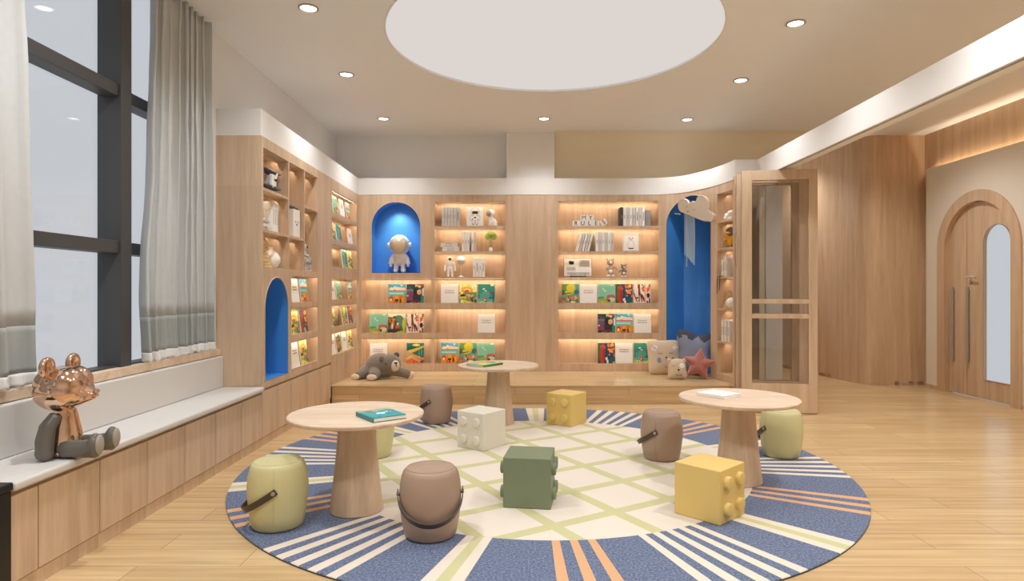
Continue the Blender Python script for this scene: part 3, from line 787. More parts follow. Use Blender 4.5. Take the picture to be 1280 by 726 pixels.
# cream: front corner (-.24,4.83); left face runs towards (-.805,.593)
a = math.radians(143.6); c, s = math.cos(a), math.sin(a)
cube(-.24+.1375*(c+s), 4.83+.1375*(s-c), a, CREAMF, (PI/2+0, -PI/2), 'cream studded foam cube beside the back table')
a = math.radians(-8); c, s = math.cos(a), math.sin(a)
cube(-.07+.1375*(c-s), 3.585+.1375*(s+c), a, GREENF, (0, PI), 'dark green studded foam cube in the middle of the rug')
a = math.radians(43.5); c, s = math.cos(a), math.sin(a)
cube(1.075+.1375*(c-s), 3.30+.1375*(s+c), a, YELF, (-PI/2, PI/2), 'mustard yellow studded cube in front of the right table')
a = math.radians(144); c, s = math.cos(a), math.sin(a)
cube(.51+.1375*(c+s), 5.69+.1375*(s-c), a, YELF, (PI/2, -PI/2), 'mustard yellow studded cube at the far edge of the rug')

# ================================================================== PICTURE BOOKS
GW, GH = 36, 44
def canvas(c): a = np.zeros((GH, GW, 3)); a[:] = np.array(c)/255.; return a
YY, XX = np.mgrid[0:GH, 0:GW]; XX = (XX+.5)/GW; YY = (YY+.5)/GH       # y up
def ell(a, cx, cy, rx, ry, c, rot=0):
    dx, dy = XX-cx, (YY-cy); co, si = math.cos(rot), math.sin(rot)
    a[((dx*co+dy*si)/rx)**2+((-dx*si+dy*co)/ry)**2 < 1] = np.array(c)/255.
def rect(a, x0, x1, y0, y1, c): a[(XX >= x0) & (XX < x1) & (YY >= y0) & (YY < y1)] = np.array(c)/255.
def wave(a, f, g, c): a[(YY < f(XX)) & (YY >= g(XX))] = np.array(c)/255.
def specks(a, n, x0, x1, y0, y1, cols, r=.03, seed=1):
    R = random.Random(seed)
    for _ in range(n): ell(a, R.uniform(x0, x1), R.uniform(y0, y1), R.uniform(.5, 1.4)*r, R.uniform(.5, 1.4)*r, R.choice(cols), R.uniform(0, 3))
def beach():
    a = canvas((70, 184, 226)); ell(a, .78, .93, .05, .045, (250, 220, 40))
    for x, y, r in ((.2, .76, .14), (.35, .83, .12), (.5, .79, .16), (.68, .77, .16), (.86, .75, .14)): ell(a, x, y, r, .08, (244, 236, 208))
    specks(a, 6, 0, .35, .88, 1, [(60, 140, 90), (120, 90, 150)], .04)
    rect(a, .08, .96, .655, .70, (224, 84, 30)); rect(a, 0, 1, .44, .655, (86, 204, 206)); rect(a, .06, .9, .52, .58, (196, 226, 214)); rect(a, .1, .86, .44, .51, (136, 190, 160))
    wave(a, lambda x: .40+.08*np.sin(x*4-1.2), lambda x: 0*x, (226, 146, 44)); specks(a, 14, 0, 1, .05, .42, [(240, 176, 70), (190, 106, 40), (214, 130, 50)], .06, 3)
    ell(a, .17, .33, .12, .07, (206, 52, 34)); ell(a, .17, .25, .06, .07, (246, 226, 200)); ell(a, .5, .22, .12, .06, (46, 26, 60)); ell(a, .5, .13, .06, .08, (190, 46, 34)); rect(a, .68, .78, .08, .3, (96, 58, 30)); ell(a, .36, .1, .04, .08, (170, 30, 90)); rect(a, 0, 1, 0, .035, (50, 140, 190)); return a
def lady():
    a = canvas((122, 74, 108)); wave(a, lambda x: 1.1-.25*x, lambda x: .84-.1*x+.05*np.sin(9*x), (20, 66, 72)); wave(a, lambda x: .84-.1*x, lambda x: .7+.1*np.sin(5*x+.5), (18, 30, 44)); specks(a, 5, .5, .85, .88, 1, [(236, 206, 90), (196, 116, 140)], .06)
    wave(a, lambda x: .74-.0*x, lambda x: .66+.0*x, (88, 132, 130)); rect(a, 0, 1, .2, .64, (122, 72, 104))
    ell(a, .62, .38, .26, .26, (48, 42, 44)); ell(a, .56, .64, .18, .16, (24, 24, 34)); ell(a, .73, .62, .13, .12, (238, 178, 136)); ell(a, .76, .6, .03, .025, (60, 60, 110)); ell(a, .06, .44, .05, .04, (240, 226, 200))
    wave(a, lambda x: .22+0*x, lambda x: .15+0*x, (120, 30, 34)); rect(a, 0, .25, 0, .18, (20, 24, 28)); rect(a, .18, .8, .03, .12, (180, 196, 200)); rect(a, .32, .65, .04, .11, (40, 60, 140)); rect(a, 0, .2, 0, .03, (230, 170, 60)); ell(a, .95, .25, .13, .25, (20, 140, 120)); ell(a, .97, .62, .06, .2, (240, 232, 210)); return a
def house():
    a = canvas((140, 206, 178)); rect(a, .08, .94, .3, .95, (130, 198, 170)); ell(a, .32, .78, .06, .035, (246, 226, 210), .5); ell(a, .42, .68, .05, .035, (244, 220, 210), -.3); rect(a, .74, .92, .93, .98, (244, 240, 226))
    for x in (.08, .2, .3): ell(a, x, .33, .07, .08, (96, 148, 110))
    wave(a, lambda x: .28+.03*np.sin(5*x), lambda x: 0*x, (150, 180, 80)); wave(a, lambda x: .14+.04*np.sin(7*x), lambda x: 0*x, (226, 184, 66)); ell(a, .76, .4, .26, .11, (222, 96, 40)); ell(a, .8, .36, .26, .05, (60, 110, 150)); ell(a, .78, .27, .2, .1, (214, 208, 186)); ell(a, .64, .22, .08, .07, (50, 40, 46)); ell(a, .56, .27, .08, .06, (210, 90, 40)); specks(a, 10, 0, 1, .02, .14, [(200, 120, 40), (120, 150, 60)], .04); return a
def fox():
    a = canvas((64, 108, 92)); wave(a, lambda x: 1+0*x, lambda x: .86-.1*x, (236, 232, 200)); ell(a, .62, .68, .3, .26, (92, 134, 116)); ell(a, .35, .6, .14, .3, (44, 86, 60)); ell(a, .95, .5, .14, .3, (190, 200, 60)); ell(a, .1, .6, .14, .14, (40, 70, 60))
    ell(a, .26, .48, .09, .26, (226, 118, 40), -.25); ell(a, .32, .73, .12, .06, (232, 130, 50)); ell(a, .1, .66, .05, .12, (220, 100, 30), .3); ell(a, .24, .42, .04, .14, (244, 226, 190)); ell(a, .55, .4, .1, .12, (222, 110, 60)); ell(a, .55, .53, .06, .05, (244, 230, 210)); ell(a, .56, .3, .08, .06, (190, 36, 30))
    ell(a, .4, .22, .45, .06, (70, 40, 26)); wave(a, lambda x: .2-.06*x, lambda x: 0*x, (26, 40, 60)); wave(a, lambda x: .22-.35*(x-1)**2, lambda x: 0*x, (170, 190, 60)); specks(a, 8, .1, .7, 0, .09, [(90, 130, 190), (230, 230, 220)], .04); return a
def pinktree():
    a = canvas((244, 222, 212)); ell(a, .5, .75, .5, .3, (246, 236, 226)); 
    for x0, k in ((.12, .5), (.44, -.3), (.3, .1)):
        m = np.abs(XX-(x0+.18*np.sin(YY*3.4+k*4)*k*1.6)) < .035; a[m & (YY > .15)] = np.array((128, 50, 34))/255.
    ell(a, .55, .35, .06, .22, (90, 60, 30), .5); specks(a, 6, .5, .62, .7, 1, [(236, 90, 40), (100, 130, 40)], .06); ell(a, .22, .34, .07, .05, (40, 26, 40)); ell(a, .22, .27, .05, .05, (244, 206, 170)); rect(a, .64, .72, 0, 1, (238, 170, 152)); rect(a, .72, 1, 0, 1, (244, 216, 206)); specks(a, 6, .82, .98, .66, 1, [(110, 140, 50), (236, 100, 50)], .07, 4); ell(a, .86, .46, .1, .12, (70, 30, 30)); ell(a, .87, .46, .05, .05, (30, 20, 40)); ell(a, .8, .12, .06, .1, (70, 110, 50)); ell(a, .93, .2, .05, .14, (100, 34, 26)); ell(a, .3, .06, .14, .06, (190, 170, 140)); return a
def river():
    a = canvas((30, 122, 104)); ell(a, .5, .72, .5, .1, (20, 96, 90)); wave(a, lambda x: .62+.25*x, lambda x: .48+.33*x**1.5, (240, 200, 80)); ell(a, .56, .9, .22, .05, (250, 226, 120)); wave(a, lambda x: .62-.35*x, lambda x: .3-.2*x, (240, 150, 60)); wave(a, lambda x: .34-.05*x, lambda x: 0*x, (232, 110, 50)); wave(a, lambda x: .56-.5*x, lambda x: .44-.5*x, (120, 206, 190)); ell(a, .15, .3, .22, .06, (250, 190, 120), .4); specks(a, 8, .4, 1, .05, .3, [(206, 60, 40), (244, 170, 70), (246, 200, 120)], .07); ell(a, .88, .12, .08, .04, (50, 70, 110)); rect(a, .72, .76, .3, .78, (150, 206, 180)); rect(a, .85, .88, .4, .82, (150, 206, 180)); rect(a, 0, 1, 0, .04, (190, 46, 30)); return a
def lily():
    a = canvas((244, 238, 150)); specks(a, 14, 0, 1, .86, 1, [(250, 248, 220), (230, 220, 100), (200, 210, 120)], .06); 
    for k in range(9): ell(a, .45+.27*math.cos(PI*k/8), .70+.14*math.sin(PI*k/8), .07, .05, (246, 196, 40), PI*k/8)
    ell(a, .44, .66, .14, .07, (218, 84, 70)); ell(a, .22, .66, .08, .03, (232, 100, 60)); ell(a, .7, .66, .1, .025, (232, 130, 70)); rect(a, 0, 1, .585, .615, (110, 150, 60)); rect(a, 0, 1, 0, .58, (112, 150, 108)); specks(a, 26, 0, 1, .02, .55, [(240, 210, 50), (60, 104, 90), (250, 240, 160), (40, 60, 84), (170, 190, 70), (246, 140, 100)], .08, 5); ell(a, .2, .46, .13, .07, (40, 26, 36)); ell(a, .22, .36, .24, .05, (236, 206, 70)); ell(a, .5, .12, .3, .07, (230, 224, 70), -.3); return a
def deer():
    a = canvas((50, 142, 130)); rect(a, .76, .95, .91, .99, (226, 232, 214)); ell(a, .34, .77, .07, .035, (236, 236, 214)); ell(a, .46, .68, .06, .03, (236, 236, 214), -.3); ell(a, .45, .45, .26, .22, (84, 168, 154)); rect(a, .14, .18, .3, .56, (120, 186, 170)); wave(a, lambda x: .31+0*x, lambda x: .1+0*x, (70, 182, 186)); wave(a, lambda x: .16+.03*np.sin(8*x), lambda x: 0*x, (226, 212, 110)); ell(a, .8, .6, .18, .025, (80, 60, 80), -.5); ell(a, .68, .64, .03, .04, (206, 90, 60)); ell(a, .9, .35, .05, .3, (70, 84, 110)); ell(a, .78, .33, .2, .03, (80, 76, 104)); ell(a, .42, .3, .13, .08, (206, 116, 50)); ell(a, .45, .22, .09, .07, (110, 50, 36)); ell(a, .42, .24, .05, .04, (240, 220, 190)); ell(a, .68, .1, .05, .04, (250, 226, 110)); specks(a, 6, 0, .6, .1, .14, [(120, 190, 150)], .04); return a
def yellowtree():
    a = canvas((74, 176, 158)); ell(a, .3, .8, .5, .34, (202, 200, 60)); ell(a, .15, .88, .3, .22, (116, 156, 60)); ell(a, .5, .82, .24, .18, (226, 212, 70)); ell(a, .08, .62, .14, .1, (60, 116, 70)); ell(a, .24, .63, .06, .04, (250, 190, 30)); ell(a, .38, .64, .06, .04, (250, 190, 30)); ell(a, .85, .62, .14, .12, (52, 110, 134)); ell(a, .2, .53, .36, .025, (60, 76, 50), .15); rect(a, 0, 1, 0, .48, (96, 166, 142)); specks(a, 26, 0, 1, .02, .42, [(224, 120, 60), (244, 206, 160), (50, 130, 120), (120, 170, 90), (206, 70, 40), (60, 60, 70)], .08, 9); ell(a, .6, .34, .2, .06, (226, 130, 60)); ell(a, .65, .14, .14, .05, (240, 230, 190)); rect(a, 0, 1, 0, .05, (110, 160, 60)); return a
def redbear():
    a = canvas((22, 66, 108)); ell(a, .06, .6, .1, .4, (30, 110, 60)); ell(a, .26, .42, .17, .42, (178, 62, 40)); ell(a, .28, .84, .15, .1, (196, 76, 46)); ell(a, .4, .78, .06, .05, (214, 84, 44)); ell(a, .34, .4, .05, .3, (150, 44, 34)); specks(a, 16, .52, 1, .4, .95, [(244, 140, 40), (240, 90, 40), (250, 190, 80)], .06, 3); ell(a, .74, .62, .1, .08, (250, 150, 60)); ell(a, .5, .26, .07, .09, (240, 226, 214)); ell(a, .46, .36, .05, .05, (40, 30, 46)); ell(a, .85, .15, .2, .2, (22, 92, 96)); specks(a, 8, .1, 1, 0, .1, [(60, 130, 80), (240, 190, 90), (30, 100, 120)], .05, 2); ell(a, .56, .12, .06, .1, (240, 236, 226)); return a
def whale():
    a = canvas((40, 164, 172)); rect(a, 0, 1, .86, .93, (236, 220, 90)); rect(a, 0, 1, .93, 1, (30, 140, 160)); specks(a, 12, 0, 1, .1, .8, [(120, 206, 206), (210, 238, 232), (30, 130, 150)], .08, 2); ell(a, .3, .82, .13, .07, (150, 84, 40)); ell(a, .48, .78, .1, .05, (210, 150, 90)); ell(a, .85, .8, .14, .03, (80, 70, 110), .5); ell(a, .8, .6, .13, .025, (70, 110, 140), .9); ell(a, .5, .5, .2, .04, (220, 240, 236), .4); return a
def jungle():
    a = canvas((120, 190, 70)); specks(a, 20, 0, 1, 0, 1, [(250, 226, 90), (240, 150, 60), (150, 206, 240), (246, 240, 220), (60, 150, 60)], .13, 8); ell(a, .6, .7, .3, .08, (130, 196, 236), .6); ell(a, .3, .4, .3, .08, (244, 206, 170), .5); return a
ARTS = dict(beach=beach, lady=lady, house=house, fox=fox, pinktree=pinktree, river=river, lily=lily, deer=deer, yellowtree=yellowtree, redbear=redbear, whale=whale, jungle=jungle)
LABN = dict(beach='beach scene book', lady='purple book of a dark haired woman', house='mint book with an orange roofed house', fox='green forest fox book', pinktree='pink book with brown branches',
            river='golden river book', lily='yellow water lily book', deer='teal book with a small brown animal', yellowtree='book with a big yellow tree', redbear='dark blue book with a red bear', white='plain white book')
ARTMESH = {}
def artmesh(key, w, h):
    if (key, w, h) in ARTMESH: return ARTMESH[(key, w, h)]
    a = ARTS[key](); vs = []; fs = []
    for j in range(GH+1):
        for i in range(GW+1): vs.append((-w/2+w*i/GW, 0, h*j/GH))
    for j in range(GH):
        for i in range(GW): b = j*(GW+1)+i; fs.append((b, b+1, b+GW+2, b+GW+1))
    me = bpy.data.meshes.new('front_cover'); me.from_pydata(vs, [], fs); me.materials.append(ART)
    at = me.color_attributes.new('print', 'FLOAT_COLOR', 'CORNER')
    lin = np.where(a <= .04045, a/12.92, ((a+.055)/1.055)**2.4)
    c = np.ones((GH*GW, 4, 4)); c[:, :, :3] = lin.reshape(-1, 3)[:, None, :]
    at.data.foreach_set('color', c.reshape(-1)); ARTMESH[(key, w, h)] = me; return me
BOOKW, BOOKH = .222, .272
PROTO = {}
def make_book(key, w, h, t=.012):
    r = thing('picture_book', '', 'book')
    if key == 'white':
        MB().box(-w/2, w/2, 0, .0015, 0, h).build('front_cover', WHITEB, r, bevel=.0005)
        MB().box(-w/2, w/2, t-.0015, t, 0, h).build('back_cover', WHITEB, r)
        text('Princess of\nSomewhere', .026, INKG, 'title', r, (0, -.001, h*.64), (PI/2, 0, 0), depth=.0003, bold=.0004)
    else:
        o = bpy.data.objects.new('front_cover', artmesh(key, w, h)); COL.objects.link(o); o.parent = r; o.location = (0, -.0004, 0)
        MB().box(-w/2, w/2, t-.0015, t, 0, h).build('back_cover', TEALC, r)
    MB().box(-w/2+.001, w/2-.003, .0002, t-.0016, .003, h-.003).build('page_block', PAPER, r)
    return r
def cover_book(key, x, y, z, rotz, label, group, lean=.10, sc=1.0):
    if key not in PROTO:
        b = make_book(key, BOOKW, BOOKH); PROTO[key] = b
        b['label'] = label; b['group'] = group
    else: b = dup(PROTO[key], (0, 0, 0), 0, label, group)
    b.location = (x, y, z); b.rotation_mode = 'XYZ'
    b.rotation_euler = (-lean, 0, rotz); b.scale = (sc, sc, sc)
    return b
# back-left rows
ROW = {'a': 1.04, 'b': .654, 'c': .294}
def brow(px, key, row, what, grp):
    z = ROW[row]+(.0 if row == 'c' else 0)
    x = wx(px, 8.16); zt = {'a': 1.044, 'b': .658, 'c': .296}[row]
    return cover_book(key, x, 8.142, {'a': 1.062, 'b': .676, 'c': .298}[row], 0, what, grp)
g = 'picture books facing out on the back bookcases'
rn = {'a': 'upper row', 'b': 'middle row', 'c': 'lowest row'}
for px, k, r in ((496, 'beach', 'a'), (519, 'lady', 'a'), (473, 'house', 'b'), (496, 'fox', 'b'), (519, 'pinktree', 'b'), (473, 'white', 'c'), (519, 'river', 'c')):
    brow(px, k, r, f'{LABN[k]}, {rn[r]} under the astronaut niche', g)
for px, k, r in ((562, 'white', 'a'), (585, 'lily', 'a'), (608, 'deer', 'a'), (608, 'white', 'b'), (562, 'beach', 'c'), (585, 'yellowtree', 'c'), (608, 'house', 'c')):
    brow(px, k, r, f'{LABN[k]}, {rn[r]} left of the plain panel', g)
for px, k, r in ((713, 'yellowtree', 'a'), (735.5, 'white', 'a'), (758, 'house', 'a'), (780, 'redbear', 'a'), (802.5, 'pinktree', 'a'), (758, 'lady', 'b'), (780, 'beach', 'b'), (803, 'white', 'b'),
                 (758, 'redbear', 'c'), (780, 'white', 'c'), (803, 'deer', 'c')):
    brow(px, k, r, f'{LABN[k]}, {rn[r]} right of the plain panel', g)
# left wall rows (face +X)
g2 = 'picture books facing out on the left bookcases'
def lrow(y, key, z, what, X=-2.045, sc=1.0):
    return cover_book(key, X, y, z, PI/2, what, g2, lean=.13, sc=sc)
for k, y, key in ((0, 5.885, 'white'), (0, 6.14, 'beach'), (1, 5.885, 'lily'), (1, 6.0, 'redbear'), (1, 6.14, 'redbear'), (2, 5.885, 'white'), (2, 6.14, 'lily')):
    if k == 1 and y == 6.0: continue
    lrow(y, key, (1.112, .808, .518)[k], f'{LABN[key]}, {("top","middle","bottom")[k]} narrow rack beside the small blue niche', sc=.92)
BR = [2.098, 1.786, 1.50, 1.11, .805, .51]
on = ['top', 'second', 'third', 'fourth', 'fifth', 'lowest']
SL = [7.10, 7.35, 7.60, 7.85]
for r, keys in enumerate((('house', 'white', 'beach'), ('lily', 'deer', None, 'white'), (None, None, 'deer', 'lily'), ('white', 'house', None, 'beach'), ('lily', None, 'yellowtree', 'redbear'), ('white', 'fox', 'white', 'lily'))):
    sl = SL if len(keys) == 4 else [7.2, 7.48, 7.76]
    for i, k in enumerate(keys):
        if k:
            lb = f'{LABN[k]}, {on[r]} rack, left corner'
            if r == 5 and k == 'white': lb += (', near end' if i == 0 else ', second from the far end')
            lrow(sl[i], k, BR[r], lb, sc=.86 if r < 2 else .9)

# table books
def flat_book(key, x, y, z, ang, w, l, t, cover, label, name='picture_book'):
    r = thing(name, label, 'book', (x, y, z), ang)
    MB().box(-w/2, w/2, -l/2, l/2, 0, .003).build('back_cover', cover, r, bevel=.001)
    MB().box(-w/2+.004, w/2-.002, -l/2+.004, l/2-.004, .003, t-.003).build('page_block', PAPER, r)
    MB().box(-w/2, w/2, -l/2, l/2, t-.003, t-.0004).build('front_cover', cover, r, bevel=.001)
    MB().box(-w/2-.003, -w/2+.002, -l/2, l/2, 0, t-.0005).build('spine', cover, r, bevel=.001)
    if key:
        o = bpy.data.objects.new('cover_print', artmesh(key, w, l)); COL.objects.link(o); o.parent = r; o.location = (0, -l/2, t); o.rotation_euler = (-PI/2, 0, 0); o.scale = (1, 1, 1)
    return r
zt = .559
def tbook(key, px, py, ang, w, l, t, cover, label):
    Y = F*(CH-zt)/(py-363); return flat_book(key, wx(px, Y), Y, zt, ang, w, l, t, cover, label)
flat_book('whale', -.732, 3.43, zt, math.radians(37), .19, .225, .024, TEALC, 'teal picture book lying on the front round table')
flat_book('jungle', -.284, 5.83, zt, math.radians(142), .21, .275, .018, GREENC, 'green picture book lying on the small table at the back')
flat_book(None, 1.34, 4.137, zt, math.radians(36), .185, .216, .020, WHITEB, 'white hardcover book lying on the right round table')

# ================================================================== SMALL SHELF ITEMS
def upright(x, y, z, w, d, h, m, label, group, rot=(0, 0, 0), title=True, tm=None, face='y'):
    r = thing('hardcover_book', label, 'book', (x, y, z), 0, group); r.rotation_euler = rot
    c = MB(); c.box(-w/2, -w/2+.003, 0, d, 0, h); c.box(w/2-.003, w/2, 0, d, 0, h); c.box(-w/2, w/2, 0, .004, 0, h); c.build('cover', m, r, bevel=.001)
    MB().box(-w/2+.003, w/2-.003, .004, d-.004, .004, h-.004).build('page_block', PAPER, r)
    if title: MB().box(-w*.09, w*.09, -.0006, 0, h*(.3 if tm else .4), h*(.75 if tm else .6)).build('spine_title', tm or INKG, r)
    return r
gb = 'upright hardcover books on the back shelves'
Yb = 8.15
def urow(px0, px1, py_top, zs, n, mats, labs, dtall=0, tms=None, grp=gb, lean=0):
    w = (px1-px0)/n
    for i in range(n):
        m = mats[i % len(mats)]; h = wz(py_top+(i % 3)*dtall, Yb)-zs
        upright(wx(px0+w*(i+.5), Yb), Yb, zs, w*Yb/F-.001, .17, h, m, labs[i], grp, tm=(tms or {}).get(i), rot=(0, lean, 0))
O = ['first', 'second', 'third', 'fourth', 'fifth', 'sixth', 'seventh', 'eighth']
urow(552, 574.5, 259, 2.084, 6, [GREYB], [f'grey upright book left of the astronaut print, {O[i]} from the left' if i < 5 else 'grey upright book with dark spine title nearest the astronaut print' for i in range(6)], tms={5: INK})
urow(577.2, 587, 290, 1.757, 3, [WHITEB, PAPER], [f'white upright book on the second shelf beside the plant, {O[i]} from the left' for i in range(3)])
urow(589.3, 594.8, 290, 1.757, 2, [WHITEB, GREYB], ['white upright book nearest the small plant, left one', 'grey-white upright book closest to the small plant'])
urow(591, 606, 323, 1.427, 4, [WHITEB], [f'tall white book right of the small globe lamp, {O[i]} from the left' for i in range(4)], dtall=0, tms={1: INK, 3: INK})
urow(775.2, 806.2, 259, 2.083, 8, [DGREYB, WHITEB, GREYB, WHITEB, GREYB, WHITEB, GREYB, WHITEB], ['dark spined upright book right of the letter tiles']+[f'pale upright book right of the letter tiles, {O[i]} of the row' for i in range(1, 8)], tms={5: INK, 7: INK})
urow(806.4, 813, 262.5, 2.083, 1, [CHECK], ['shorter grey checked book at the right end of the top shelf'])
urow(744.5, 767.5, 290, 1.757, 6, [WHITEB, GREYB], [f'pale upright book left of the bear picture, {O[i]} from the left' for i in range(6)])
for i in range(5):
    x = wx(721.5+3.4*i, Yb)
    upright(x, Yb, 1.760, .030, .17, .235, [WHITEB, GREYB][i % 2], f'pale book leaning to the right on the second right shelf, {O[i]} from the left', gb, rot=(0, .24, 0))
for i in range(4):
    r = thing('hardcover_book', f'white book lying flat left of the upright books, {["bottom", "second", "third", "topmost"][i]} of its stack', 'book', (wx(562, Yb)+(.012, .016, -.008, -.004)[i], Yb, 1.757+.0285*i), (.05, -.03, .02, 0)[i], 'flat book stack on the second shelf')
    w = .11
    c = MB(); c.box(-w, w, 0, .15, 0, .003); c.box(-w, w, 0, .15, .025, .028); c.box(-w, w, 0, .003, 0, .028); c.build('cover', WHITEB, r)
    MB().box(-w+.003, w-.003, .003, .147, .003, .025).build('page_block', PAPER, r)
    MB().box(-.05, .04, -.0008, 0, .011, .017).build('spine_title', INKG, r)
# astronaut print
def framed(name, label, cat, x0, x1, y0, zs, tilt=0, fm=WHITEB):
    w = (x1-x0)*Yb/F; h = wz(y0, Yb)-zs
    r = thing(name, label, cat, (wx((x0+x1)/2, Yb), Yb+.01, zs)); r.rotation_euler = (-.06, tilt, 0)
    MB().box(-w/2, w/2, 0, .012, 0, h).build('board', fm, r, bevel=.001); return r, w, h
r, w_, h_ = framed('art_print', 'cream panel printed with a black and white astronaut', 'picture', 583.4, 604, 258, 2.088)
def disc(mb, x, z, rx, rz, y=-.001, n=20): mb.add([(x, y, z)]+[(x+rx*math.cos(2*PI*i/n), y, z+rz*math.sin(2*PI*i/n)) for i in range(n)], [(0, 1+i, 1+(i+1) % n) for i in range(n)])
m1 = MB(); disc(m1, 0, .19, .056, .05); disc(m1, 0, .11, .045, .042); 
for s in (-1, 1): disc(m1, s*.022, .05, .019, .036); disc(m1, s*.05, .105, .016, .036)
m1.build('figure_outline', INKG, r)
m1 = MB(); disc(m1, 0, .19, .052, .046, -.0016); disc(m1, 0, .11, .041, .038, -.0016)
for s in (-1, 1): disc(m1, s*.022, .05, .015, .032, -.0016); disc(m1, s*.05, .105, .012, .032, -.0016)
m1.build('suit_print', CERAM, r)
m1 = MB(); m1.box(-.037, .037, -.0030, -.0022, .158, .192); disc(m1, 0, .108, .014, .010, -.0026); disc(m1, -.03, .09, .005, .008, -.0026)
for s in (-1, 1): disc(m1, s*.024, .022, .014, .004, -.0026)
m1.build('visor_print', INK, r)
# dog astronaut figurine
def fig(name, label, cat, loc, rz=0, group=None): return thing(name, label, cat, loc, rz, group)
r = fig('astronaut_dog_figurine', 'white seated dog figurine with a space helmet', 'figurine', (wx(614.5, 8.2), 8.2, 2.084))
q = MB(); q.sphere((.02, 0, .055), (.048, .04, .055)); q.sphere((.0, 0, .10), (.032, .03, .05)); q.tube([(-.022, -.018, .09), (-.03, -.02, .0)], .011, 8); q.tube([(.0, -.02, .08), (.0, -.022, .0)], .011, 8); q.sphere((.05, -.02, .015), (.03, .02, .015)); q.tube([(.06, 0, .03), (.075, 0, .06)], .008, 8)
remesh(q.build('body', CERAM, r), .005, 4)
MB().sphere((-.008, 0, .172), (.052, .05, .052)).build('helmet', CERAM, r, smooth=80)
MB().sphere((-.03, -.016, .168), (.042, .042, .042)).build('visor', VISD, r, smooth=80)
q = MB(); q.sphere((-.01, 0, .165), (.03, .03, .032)); q.build('collar', CERAM, r, smooth=80)
# plant
r = fig('potted_plant', 'small two-leaved green plant in a tiny glass pot', 'plant', (wx(613.4, 8.2), 8.2, 1.757))
MB().lathe([(.022, 0), (.026, .01), (.02, .05), (.018, .055)], 20).build('pot', CERAM, r, smooth=50)
MB().tube([(0, 0, .04), (.006, 0, .1), (-.002, 0, .15), (.004, 0, .2)], .0035, 6).build('stem', STEM, r)
for i, (x, z, rx_, rz_, a) in enumerate(((-.034, .205, .04, .052, .3), (.036, .20, .042, .05, -.3), (-.008, .235, .035, .03, 0), (.03, .235, .03, .028, -.4))):
    MB().sphere((x, -.01*i+.02, z), (rx_, .007, rz_), rot=Matrix.Rotation(a, 3, 'Y')).build('leaf', LEAF, r, smooth=80)
# astronaut figurine small
r = fig('astronaut_figurine', 'small white standing astronaut with an amber visor', 'figurine', (wx(562.8, 8.2), 8.2, 1.427))
q = MB(); q.sphere((0, 0, .165), (.044, .032, .055)); q.sphere((0, 0, .12), (.036, .028, .03))
for s in (-1, 1):
    q.tube([(s*.018, 0, .12), (s*.024, 0, .06), (s*.026, -.004, .008)], [.022, .019, .016], 10); q.sphere((s*.027, -.012, .010), (.017, .026, .011))
    q.tube([(s*.035, 0, .195), (s*.062, 0, .15), (s*.068, -.012, .095)], [.018, .016, .014], 10); q.sphere((s*.068, -.014, .085), .015)
q.sphere((0, 0, .205), (.025, .025, .02)); q.box(-.03, .03, .02, .045, .11, .2)
remesh(q.build('body', CERAM, r), .005, 3)
MB().sphere((0, 0, .237), (.036, .034, .034)).build('helmet', CERAM, r, smooth=80)
MB().sphere((0, -.016, .235), (.024, .022, .024)).build('visor', VISORG, r, smooth=80)
# globe table lamp
r = fig('globe_lamp', 'small white table lamp with a split globe on a thin stem', 'lamp', (wx(576.3, 8.2), 8.2, 1.427))
MB().lathe([(.036, 0), (.034, .006), (.008, .02), (.003, .024), (.003, .155)], 24).build('stand', CERAM, r, smooth=40)
MB().lathe([(.0005, .155), (.03, .163), (.05, .186), (.056, .212), (.0565, .214)], 32).build('bowl', GREYB, r, smooth=50)
MB().lathe([(.062, .212), (.062, .217), (.055, .24), (.035, .264), (.0005, .272)], 32).build('globe', CERAM, r, smooth=50)
# big niche astronaut
r = fig('astronaut_statue', 'white toy astronaut statue with big champagne visor in the blue niche', 'statue', (wx(499.5, 8.22), 8.22, 1.481))
q = MB(); q.sphere((0, 0, .20), (.085, .065, .095)); q.sphere((0, 0, .14), (.07, .058, .045))
for s in (-1, 1):
    q.tube([(s*.038, 0, .14), (s*.045, 0, .07), (s*.048, 0, .035)], [.036, .032, .030], 14); q.sphere((s*.052, -.014, .018), (.031, .048, .018))
    q.tube([(s*.06, 0, .235), (s*.098, -.005, .18), (s*.11, -.012, .125)], [.033, .033, .03], 14); q.sphere((s*.112, -.016, .098), (.022, .024, .026))
remesh(q.build('suit', SUIT, r), .007, 4)
for s in (-1, 1):
    MB().lathe([(.036, 0), (.037, .012), (.033, .016)], 20, (s*.048, 0, .036)).build('ankle_cuff', SUIT, r, smooth=30)
    q = MB(); q.x = Matrix.Translation((s*.11, -.013, .118)); q.lathe([(.031, 0), (.033, .012), (.03, .018)], 20); q.build('wrist_cuff', SUIT, r, smooth=30)
MB().box(-.03, .03, -.072, -.055, .185, .225).build('chest_pack', SUIT, r, bevel=.006, seg=3)
hm = MB().sphere((0, .0, .362), (.137, .118, .135), 32, 20).build('helmet', SUIT, r, smooth=80)
MB().sphere((0, -.052, .362), (.116, .088, .114), 32, 20).build('visor', VISOR, hm, smooth=80)
for s in (-1, 1):
    q = MB(); q.x = Matrix.Translation((s*.125, 0, .36)) @ Matrix.Rotation(s*PI/2, 4, 'Y'); q.lathe([(.04, 0), (.04, .022), (.028, .034)], 24); q.build('ear_piece', SUIT, hm, smooth=40)
MB().lathe([(.07, .0), (.078, .012), (.07, .024)], 28, (0, 0, .262)).build('neck_ring', SUIT, r, smooth=40)

